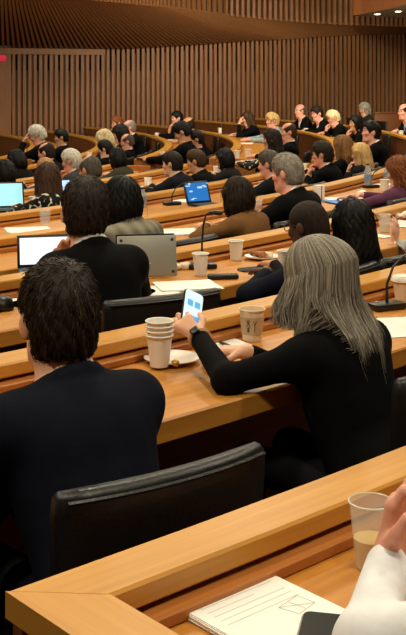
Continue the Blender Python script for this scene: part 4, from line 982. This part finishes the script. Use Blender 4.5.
def cable(pts, label, r=.0025, name='audio_cable'):
    cu = [Vector(p) for p in pts]; dense = []
    for i in range(len(cu)-1):
        a, b = cu[max(i-1, 0)], cu[i]; c, d = cu[i+1], cu[min(i+2, len(cu)-1)]
        for k in range(6):
            t = k/6; dense.append(.5*((2*b)+(c-a)*t+(2*a-5*b+4*c-d)*t*t+(3*b-a-3*c+d)*t**3))
    dense.append(cu[-1]); mb = MB(); mb.tube([tuple(q) for q in dense], r, 6); o = mb.build(name, M_BLACK); tag(o, label, 'cable'); return o
Z1 = TOP_Z

# -- desk nearest the camera
p = at(256, 612, Z1+.0006)
st = sheets(p, math.radians(41), 'thick stack of white printed pages on the nearest desk', n=7, w=.19, l=.27, spread=.004, lines=5, top_y=.16, name='paper_stack')
mb = MB(); z = .0016*7+.0003
for a, b in (((.02, -.03), (.07, -.02)), ((.07, -.02), (.075, -.055)), ((.075, -.055), (.03, -.065)), ((.03, -.065), (.02, -.03)), ((.045, -.025), (.05, -.06)), ((.02, -.03), (.075, -.055))):
    a, b = V3(*a, z), V3(*b, z); d = nrm(b-a); s_ = V3(-d[1], d[0], 0)*.0007; mb.add([a+s_, b+s_, b-s_, a-s_], [(3, 2, 1, 0)])
o = mb.build('line_drawing', M_INK, st, False)
phone(at(322, 643, Z1+.0125), math.radians(-12), 'black smartphone lying on the nearest desk by the white cuff', w=.074, l=.15, rim=(120, 118, 116))
clear_cup(at(371, 567, Z1+.0006), 'clear plastic cup of pale gold drink on the nearest desk', h=.112, r=.037, rb=.026, liquid=(236, 206, 140), fill=.45)

# -- desk of the navy-suited man and the grey-haired woman
pl = at(172, 362, Z1+.0006); plate(pl, 'white china saucer under the stack of four paper cups', r=.083)
pc = at(159.5, 366, Z1+.008)
for i, lb in enumerate(('lowest paper cup of the stack of four on the saucer', 'second paper cup from the bottom of the stack of four on the saucer', 'third paper cup from the bottom of the stack of four on the saucer', 'topmost paper cup of the stack of four on the saucer')):
    cup(pc+V3(0, 0, i*.0135), 'white '+lb, h=.09, r=.0385, rb=.027, group='nested paper cups on the saucer')
lump(at(174, 366, Z1+.008), 'small crumpled gold foil wrapper on the saucer', 'candy_wrapper', 'wrapper', (.017, .014, .016), mat('gold_foil', (206, 166, 92), .3, metal=.7), 5, h=.0025)
# phone held in the hand
ph = phone((0, 0, 0), 0, 'smartphone with bright white and blue screen held in the hand', w=.07, l=.142, on=True, rim=(24, 24, 26))
hp = atd(195, 325, INFO['person with long grey hair in black top, looking down at a phone']['root'].location.y+.5)
I = INFO['person with long grey hair in black top, looking down at a phone']; Mw = Matrix.Translation((I['root'].location.x, I['root'].location.y, I['rz'])) @ Matrix.Rotation(I['root'].rotation_euler.z, 4, 'Z') @ Matrix.Scale(I['s'], 4)
wr = Mw @ Vector(tuple(I['WR'][0])); el = Mw @ Vector(tuple(I['EL'][0])); hc = Mw @ Vector(tuple(I['HC']))
ctr = wr+Vector((-.025, .075, .055)); nz = (hc-ctr).normalized(); nz = (nz+Vector((-.1, -.5, .35))).normalized(); yx = Vector((-.25, .85, .3)); yx = (yx-nz*yx.dot(nz)).normalized(); xx = yx.cross(nz)
Rm = Matrix([[xx[i], yx[i], nz[i]] for i in range(3)]).to_4x4(); ph.matrix_world = Matrix.Translation(ctr) @ Rm
mb = MB()
for x, y, w_, h_ in ((-.012, .028, .02, .02), (.014, .028, .02, .02), (0, -.02, .05, .02), (0, -.045, .05, .008)): mb.box((x, y, .0101), (w_, h_, .0004))
mb.build('screen_icons', mat('icon_blue', (92, 170, 226), .4, emit=((92, 170, 226), .8)), ph)
cf = cup(at(252, 340, Z1+.0006), 'brown kraft coffee cup with dark printed characters beside the long-haired woman', h=.1, r=.0415, rb=.029, m=mat('kraft_cup', (226, 204, 172), .7))
mb = MB(); mb.lathe([(.0331, .022), (.0401, .078)], 26, close=False); mb.build('sleeve', mat('kraft_sleeve', (188, 160, 124), .75), cf)
mb = MB()                                             # characters printed on the sleeve
def on_sleeve(a, z): r = .0331+(z-.022)*.125+.0006; return (r*math.cos(a), r*math.sin(a), z)
a0 = -PI/2-.1
for segs in ([(-.42, .066), (-.12, .066)], [(-.35, .073), (-.35, .06)], [(-.19, .073), (-.19, .06)], [(-.27, .061), (-.46, .048)], [(-.27, .061), (-.08, .048)], [(-.27, .05), (-.27, .03)], [(-.4, .044), (-.14, .044)], [(-.36, .034), (-.32, .04)], [(-.18, .034), (-.22, .04)],
             [(.18, .068), (.3, .052)], [(.42, .068), (.3, .052)], [(.3, .052), (.3, .032)]):
    mb.tube([on_sleeve(a0+segs[0][0], segs[0][1]), on_sleeve(a0+segs[1][0], segs[1][1])], .0013, 4)
mb.build('printed_characters', mat('brown_print', (70, 52, 40), .7), cf)
sheets(at(226, 346, Z1+.0006), math.radians(30), 'white sheet under the hand of the long-haired woman', w=.15, l=.2, lines=8)
pen = MB(); a = at(219, 342, Z1+.008); b = at(238, 349, Z1+.008); pen.tube([a, a+(b-a)*.12, a+(b-a)*.9, b], [.002, .0045, .0045, .003], 8); tag(pen.build('black_pen', M_BLACK), 'black pen lying on the sheet beside the kraft cup', 'pen')
sheets(at(402, 327, Z1+.0006), math.radians(12), 'white printed sheet below the microphone base at right', w=.216, l=.28)
lump(at(378, 305, Z1+.0006), 'small pale cookie beside the microphone base', 'cookie', 'food', (.022, .018, .012), mat('cookie', (226, 206, 160), .7), 2, h=.004)
m1 = mic(at(387, 309, Z1+.0006), math.radians(-62), 'black gooseneck microphone with flat base at right of the long-haired woman', height=.2, bend=.15)
cup(on_desk(403, 297, (2,)), 'kraft cup with white lid behind the right-hand microphone', h=.075, r=.04, rb=.03, lid=True, m=MATS['kraft_cup'])

# -- desk of the man with hands at his face
laptop(at(46, 273, TOP_Z-DROP[3]+.0006), math.radians(14), 'black laptop with glowing white screen left of the man in black', w=.24, d=.145, lean=.25, screen=(224, 236, 252), glow=1.3)
root = empty('convertible_laptop'); tag(root, 'silver convertible laptop standing like a tent, underside facing back', 'laptop')
M_SILV = mat('silver_shell', (150, 148, 138), .45, metal=.3)
mb = MB(); R = Matrix.Rotation(.30, 3, 'X'); mb.box(Vector((0, .0, .0905)), (.26, .009, .178), Matrix.Rotation(-.22, 3, 'X'), .004); mb.build('base_shell', M_SILV, root)
for sx in (-1, 1):
    for zz in (.022, .16):
        mb = MB(); rr = Matrix.Rotation(-.22, 3, 'X'); c = Vector((0, 0, .0905))+rr @ Vector((sx*.112, -.0052, zz-.0905)); mb.box(c, (.012, .003, .012), rr, .001); mb.build('rubber_foot', M_BLACK, root)
mb = MB()
for k in range(5): rr = Matrix.Rotation(-.22, 3, 'X'); mb.box(Vector((0, 0, .0905))+rr @ Vector((-.012+k*.006, -.005, -.03)), (.004, .001, .0045), rr)
mb.build('small_logo', M_PAPER, root)
mb = MB(); mb.box(Vector((0, .085, .0905)), (.26, .006, .18), Matrix.Rotation(.22, 3, 'X'), .003); mb.build('screen_half', mat('dark_screen', (6, 6, 7), .4, spec=.12), root)
put(root, at(147, 277, TOP_Z-DROP[3]+.003), math.radians(10))
D3 = TOP_Z-DROP[3]+.0006
lump(at(181, 269, D3), 'crumpled paper napkin beside the silver laptop', 'paper_napkin', 'napkin', (.065, .05, .035), mat('napkin', (226, 208, 180), .9), 11, 9)
sheets(at(150, 291, D3), math.radians(20), 'white page nearest the black chair on the desk of the silver laptop', lines=0, text=False, w=.2, l=.2)
sheets(at(186, 286, D3+.0018), math.radians(14), 'loose white pages between the silver laptop and the black handset', n=3, w=.25, l=.2, text=False, name='paper_pages')
cup(at(200.5, 275, D3), 'white paper cup left of the black handset', h=.095, r=.0365, rb=.026)
cup(at(236, 260, D3), 'white paper cup between the handset and the pastry plate', h=.092, r=.036, rb=.027)
cup(at(285, 270, D3), 'white paper cup in front of the man with cropped hair and glasses', h=.088, r=.036, rb=.027)
root = empty('black_handset'); tag(root, 'long black handset lying in front of two paper cups', 'handset'); mb = MB(); mb.box((0, 0, .011), (.135, .042, .022), None, .008, seg=3); mb.build('body', M_BLACK, root)
for k in range(3): mb = MB(); mb.box((.02+k*.018, 0, .0225), (.009, .012, .003), None, .001); mb.build('button', mat('grey_button', (70, 70, 72), .5), root)
put(root, at(223, 279, D3), math.radians(8))
plp = at(262, 259, D3); plate(plp, 'white plate with brown pastry before the man with glasses', r=.085)
lump(plp+V3(-.02, 0, .010), 'brown baked pastry on the white plate', 'pastry', 'food', (.05, .035, .032), mat('pastry', (150, 84, 38), .6, vary=.3), 4)
lump(plp+V3(.03, .01, .010), 'white napkin scrap tucked beside the brown pastry', 'paper_napkin', 'napkin', (.03, .025, .026), mat('napkin', (226, 208, 180), .9), 14)
phone(at(253, 270, D3), math.radians(-60), 'black phone lying below the pastry plate', w=.07, l=.14)
sheets(at(272, 274, D3), math.radians(40), 'small white paper slip beside the black phone below the pastry plate', w=.08, l=.11, text=False)
mic(on_desk(202, 258, (3,), .07), math.radians(-80), 'black gooseneck microphone rising behind the white cup by the handset', height=.26, bend=.035)
# headset, cable and pages at the left picture edge
root = empty('headset'); tag(root, 'black headset lying on white paper at the left edge', 'headset')
mb = MB(); mb.lathe([(.001, .05), (.02, .049), (.038, .036), (.045, .015), (.044, .002), (.001, .002)], 20, close=False); mb.build('ear_cup', M_BLACK, root)
mb = MB(); mb.tube([(-.04*0+.045*math.cos(a)*1.0-.06, .075*math.sin(a), .02) for a in np.linspace(-1.9, 1.9, 15)], .007, 8); mb.build('headband', M_BLACK, root)
put(root, at(2, 309, D3+.0016), .4)
sheets(at(8, 300, D3), math.radians(32), 'white page under the black headset', w=.18, l=.22, text=False)
cable([at(6, 300, D3+.004), at(12, 290, D3+.004), at(10, 282, D3+.004), at(3, 286, D3+.004), at(0, 294, D3+.004), at(-6, 290, D3+.004)], 'thin black cable curling behind the headset')
# right part of the same row
clear_cup(at(384.5, 232, D3), 'clear plastic cup of water behind the straight black hair', h=.10, r=.036, rb=.028, liquid=(226, 220, 204), fill=.5)
sheets(at(399, 224, D3), math.radians(34), 'pile of white papers behind the clear cup at right edge', n=4, name='paper_stack')
sheets(at(379, 236, D3+.0018), math.radians(48), 'white slip lying below the clear water cup', w=.10, l=.13, text=False)
lump(at(402, 218, D3+.008), 'upright folded white page above the pile at right edge', 'folded_paper', 'paper', (.10, .04, .045), M_PAPER, 21, 5)

# -- row of the brown suede jacket
D4 = TOP_Z-DROP[4]+.0006
sheets(at(176, 233, D4), math.radians(14), 'stapled stack of printed pages right of the checked jacket', n=6, w=.27, l=.24, name='paper_stack', lines=8)
clear_cup(at(45, 224, D4), 'clear empty plastic cup above the hands of the man in black', h=.085, r=.036, rb=.028)
sheets(at(28, 230, D4), math.radians(16), 'scattered white papers left of the clear empty cup', n=3, w=.26, l=.21, text=False, spread=.03, name='paper_pages')
sheets(at(40, 243, D4), math.radians(10), 'narrow white slip near the raised hands of the man in black', w=.09, l=.05, text=False)
clear_cup(on_desk(257.5, 211, (4,)), 'amber-tinted clear cup right of the brown suede jacket', h=.085, r=.034, rb=.028, liquid=(196, 150, 96), fill=.6)
root = empty('milk_carton'); tag(root, 'tall white carton with thin black stripe behind the cropped-haired man', 'carton'); mb = MB(); mb.box((0, 0, .055), (.062, .062, .11), None, .003); mb.build('body', M_CUP, root); mb = MB(); mb.box((.004, -.0315, .055), (.006, .0015, .108)); mb.build('stripe', M_BLACK, root)
put(root, on_desk(319, 200, (4,)), math.radians(25))
sheets(at(343, 199, D4), math.radians(22), 'fan of white papers left of the water bottle', n=3, w=.3, l=.22, text=False, spread=.02, name='paper_pages')
root = empty('blue_folder'); tag(root, 'bright blue folder corner under the fan of white papers', 'folder'); mb = MB(); mb.box((0, 0, .003), (.13, .2, .005), None, .001); mb.build('cover', mat('blue_cover', (70, 130, 220), .5), root); put(root, at(336, 202, D4+.006), math.radians(24))
lump(at(363, 193, D4), 'white crumpled napkin left of the paper cup by the auburn-haired woman', 'paper_napkin', 'napkin', (.07, .05, .02), M_PAPER, 8)
bottle(on_desk(368, 186, (4,)), 'clear water bottle with pale blue wrapper near the blonde woman', h=.2)
cup(on_desk(384.5, 191, (4,)), 'beige paper cup before the auburn-haired woman', h=.09, r=.038, rb=.03)
root = empty('white_tray'); tag(root, 'shallow white tray behind the beige cup', 'tray'); mb = MB(); mb.box((0, 0, .008), (.19, .12, .014), None, .005); mb.build('base', M_CUP, root); put(root, on_desk(386, 186, (4,)), math.radians(25))
bottle(on_desk(386, 178, (4,), .02), 'small white bottle rising behind the beige cup', h=.13, r=.022)
mic(on_desk(371, 187, (4,), .075), math.radians(-60), 'black gooseneck microphone leaning right beside the water bottle', height=.17, bend=.2)
c = on_desk(377, 209, (4,)); rch = RAD[4]+.80; aa = math.atan2(at(377, 200, .8)[1]-CY, at(377, 200, .8)[0]-CX)
pc4 = free_spot(rch, aa); chair(pc4[0], pc4[1], facing(pc4[0], pc4[1]), 'empty black leather chair between straight black hair and auburn hair', -DROP[4])

# -- row of the blue laptop
D5 = TOP_Z-DROP[5]+.0006
laptop(at(206, 206, D5), math.radians(34), 'laptop with bright blue picture on the screen', w=.22, d=.17, lean=.35, pic=True)
sheets(at(186, 201, D5), math.radians(20), 'white papers left of the bright blue laptop', n=3, w=.24, l=.2, text=False, name='paper_pages')
bottle(on_desk(142, 203, (5,)), 'clear bottle with dark cap left of the empty black chair', h=.15, r=.033)
mic(on_desk(172, 205, (5,), .075), math.radians(-55), 'black gooseneck microphone behind the empty chair near the blue laptop', height=.16, bend=.16)
rch = RAD[5]+.78
for px, lb in ((172, 'empty black leather chair left of the blue laptop'), (240, 'black leather chair hidden behind the brown suede jacket')):
    q = at(px, 205, .7); aa = math.atan2(q[1]-CY, q[0]-CX); q = pol(rch, aa)
    if px == 172: chair(q[0], q[1], facing(q[0], q[1]), lb, -DROP[5])
clear_cup(on_desk(45, 224, (5,)) if False else on_desk(262, 191, (5,)), 'small clear cup next to the grey-haired man by the yellow fruit', h=.08, r=.034, rb=.027)

# -- row of the floral top
D6 = TOP_Z-DROP[6]+.0006
laptop(at(7, 211, D6), math.radians(20), 'black laptop with pale cyan screen at the left edge', w=.31, d=.2, lean=.3, screen=(150, 214, 226), glow=1.1)
laptop(at(66, 201, D6), math.radians(16), 'small laptop with pale blue screen right of the floral top', w=.24, d=.16, lean=.2, screen=(170, 206, 250), glow=1.4)
cup(on_desk(34, 209, (6,)), 'white paper cup left of the floral top', h=.08, r=.04, rb=.031)
cup(on_desk(148, 187, (6,)), 'beige paper cup on a plate left of the short-haired man', h=.085, r=.037, rb=.029)
plate(on_desk(153, 189, (6,)), 'white plate with napkins right of the beige paper cup', r=.09)
sheets(on_desk(143, 192, (6,), .15), math.radians(22), 'white papers spread below the beige paper cup', n=4, w=.28, l=.2, text=False, spread=.03, name='paper_pages')
cup(on_desk(217, 191, (6,)), 'white paper cup right of the blue laptop screen', h=.08, r=.042, rb=.032)
sheets(on_desk(212, 180, (6,), .15), math.radians(60), 'white page under the white-collared woman', w=.216, l=.2, text=False)
fp = on_desk(259, 183, (6,)); plate(fp, 'small white plate holding yellow fruit', r=.07); lump(fp+V3(0, 0, .01), 'yellow fruit slices on the small plate', 'fruit', 'fruit', (.05, .045, .04), mat('yellow_fruit', (232, 204, 92), .5), 6, 6)
mic(on_desk(124, 204, (5,), .075), math.radians(-70), 'black gooseneck microphone between two dark-haired heads', height=.16, bend=.16)
# -- rows further down at the left
clear_cup(on_desk(21, 191, (7,)), 'clear cup on the row beyond the cyan laptop', h=.085, r=.04, rb=.032)
cup(on_desk(3, 191, (7,)), 'white cup cut by the left edge beyond the cyan laptop', h=.08, r=.038)
sheets(on_desk(31, 192, (7,), .15), math.radians(12), 'white papers beyond the cyan laptop by the clear cup', n=2, text=False, name='paper_pages')
cup(on_desk(14.5, 182, (8,)), 'tall white cup at far left near the bending person', h=.13, r=.04, rb=.03)
sheets(on_desk(10, 161, (9,), .15), math.radians(40), 'white papers in front of the bending person in black', n=3, text=False, w=.3, l=.3, spread=.04, name='paper_pages')
# -- across the aisle
def far_things():
    cups = [(163, 156, 7, 'white cup at the lower bend of the desk by the reading man'), (157, 141, 7, 'white cup at the upper bend of the desk by the reading man'), (89, 150, 8, 'white cup before the pale blonde bending woman'),
            (237, 153, 6, 'tall white cup at the bend before the blonde woman in pale blue'), (220, 131, 6, 'white cup at the far top of the desk of the resting woman'), (248, 157, 6, 'white cup near the patterned scarf'),
            (306, 134, 5, 'white cup held by the dark-haired man with white shirt front'), (303, 172, 5, 'white cup before the man with glasses and white collar'), (401, 140, 4, 'white cup before the man with the badge')]
    for x, y, k, lb in cups: cup(on_desk(x, y, (k,)), lb, h=.1, r=.042, rb=.032)
    for i, (x, y, k, lb) in enumerate([(165, 138, 7, 'pages under the hand of the man at the top of the bend'), (168, 147, 7, 'pages before the man looking down to read'), (94, 153, 8, 'pages before the pale blonde bending woman'), (98, 146, 8, 'second pile before the pale blonde bending woman'),
                                   (236, 160, 6, 'pages beside the patterned scarf'), (228, 136, 6, 'pages before the resting woman'), (247, 148, 6, 'pages before the woman in pale blue'),
                                   (316, 140, 5, 'pages before the pale blonde woman in black'), (308, 166, 5, 'pages at the desk end by the man with glasses'), (398, 147, 4, 'pages before the man with the badge'), (26, 155, 9, 'pages before the man covering his face'), (28, 148, 9, 'pages by the young black-haired man')]):
        p = on_desk(x, y, (k,)); sheets(on_desk(x, y, (k,), .13), tang(p), 'white '+lb, n=3, text=False, w=.28, l=.2, spread=.03, name='paper_pages')
    for x, y, k, lb in ((150, 137, 7, 'black tablet propped upright at the top of the bend'), (87, 146, 8, 'black tablet propped upright near the pale blonde woman'), (352, 130, 4, 'black laptop lid before the grey-haired woman in dark jacket')):
        p = on_desk(x, y, (k,), .12); root = empty('tablet'); tag(root, lb, 'tablet'); mb = MB(); rr = Matrix.Rotation(-.3, 3, 'X'); mb.box(rr @ Vector((0, 0, .1))+Vector((0, 0, .003)), (.26, .008, .2), rr, .003); mb.build('shell', M_BLACK, root)
        mb = MB(); mb.box(Vector((0, .10, .052)), (.2, .005, .115), Matrix.Rotation(.72, 3, 'X'), .001); mb.build('stand', M_BLACK, root)
        put(root, p, tang(p)+(-.4 if x < 300 else .1))
    for x, y, k, lb in ((100, 146, 8, 'gooseneck microphone before the pale blonde woman'), (161, 139, 7, 'gooseneck microphone beside the man at the top of the bend'), (222, 135, 6, 'gooseneck microphone at the far top before the resting woman'), (344, 133, 4, 'gooseneck microphone left of the grey-haired woman in dark jacket'), (27, 150, 9, 'gooseneck microphone before the man covering his face')):
        p = on_desk(x, y, (k,), .07); mic(p, tang(p)-PI/2, 'black '+lb, height=.3, bend=.12)
    # free chairs tucked in at the bends
    for k, degs in ((7, (-9, -4)), (6, (-10,)), (5, (-14, -9.5)), (8, (-6.5,))):
        for n_, dg in enumerate(degs):
            q = free_spot(RAD[k-1]-.36, math.radians(dg))
            who = {7: 'inside the desk bend of the resting woman', 6: 'inside the desk bend of the pale blonde in black', 5: 'inside the desk bend of the man with the badge', 8: 'inside the desk bend of the reading man'}[k]
            chair(q[0], q[1], facing(q[0], q[1]), 'empty black chair '+who+(', by the aisle' if len(degs) > 1 and n_ == 0 else ', farther in' if len(degs) > 1 else ''), -DROP[k])
far_things()
# low wooden partition by the far wall, red glowing sign at the left edge
root = empty('wooden_partition'); tag(root, 'low plain wooden partition behind the man with the badge', 'partition')
mb = MB(); mb.box((0, 0, .49), (.62, .06, .98), None, .005); mb.build('panel', M_INNER, root); mb = MB(); mb.box((0, 0, .995), (.66, .10, .03), None, .005); mb.build('cap_rail', M_INNER, root)
q = atd(388, 114, 21.6); put(root, (q[0], q[1], -.02), math.radians(20))
root = empty('red_sign'); tag(root, 'red glowing sign at the left picture edge under the soffit', 'sign')
q = atd(-1, 58, 21.9); mb = MB(); mb.box((0, 0, 0), (.26, .05, .13), None, .01); mb.build('lit_panel', mat('red_glow', (210, 20, 60), .5, emit=((220, 10, 70), .5)), root); mb = MB(); mb.box((0, .05, .02), (.04, .08, .04)); mb.build('bracket', M_BLACK, root)
put(root, q, math.radians(22))

# -- people at the right edge, seen by their hands
person('person in white shirt at the nearest desk, only forearm and raised hand visible', (.80, 1.52), facing(.80, 1.52)+.15, .22, 1.0, (-.1, .2, 0), ('short', 'darkgrey'), 'pink', ('shirt', (232, 232, 236)),
       (dict(E=atd(368,645,1.50), W=(.289, 1.70, .886), dir=(.14, .12, 1), n=(.9, -.3, 0), curl=(1.0, 1.1, 1.2, 1.2), hint=(-.6, -.3, -1), world=True), 'wide'), h=.0055, row=1)
chair(.80, 1.52, facing(.80, 1.52), 'black leather conference chair under the person in white shirt', 0)
q = pol(RAD[3]+.85, math.atan2(6.05-CY, 1.75-CX))
person('person at right edge, only a raised hand with a wristwatch visible', (1.60, 5.90), facing(1.60, 5.90), .15, .98, (0, .1, 0), ('bob', 'brown'), 'light', ('blouse', (176, 172, 166)),
       (dict(W=atd(393, 246, 5.75), dir=(.2, .1, 1), n=(-.7, .5, .2), curl=.35, hint=(-.4, -.4, -1), world=True), 'desk'), h=.0095, zlift=-DROP[3], row=3)
I = INFO['person at right edge, only a raised hand with a wristwatch visible']; w, e = I['WR'][0], I['EL'][0]; f = nrm(w-e); c = w-f*.01; a = nrm(np.cross(f, V3(0, .3, 1))); b = np.cross(a, f)
mb = MB(); mb.tube([c+.031*math.cos(q_)*a+.031*math.sin(q_)*b for q_ in np.linspace(0, 2*PI, 21)], .006, 6, cap=False); mb.build('wristwatch', mat('pale_watch', (206, 198, 186), .3, metal=.4), I['root'])
chair(1.60, 5.90, facing(1.60, 5.90), 'black leather conference chair at right edge behind the straight black hair', -DROP[3])

chair(-.268, 4.056, math.radians(32), 'black leather conference chair of the man in black with hands at his face', -DROP[3])
fx, fy = -.215, 2.245; chair(fx, fy, math.radians(36.6), 'black leather conference chair of the navy-suited man nearest the camera', 0)
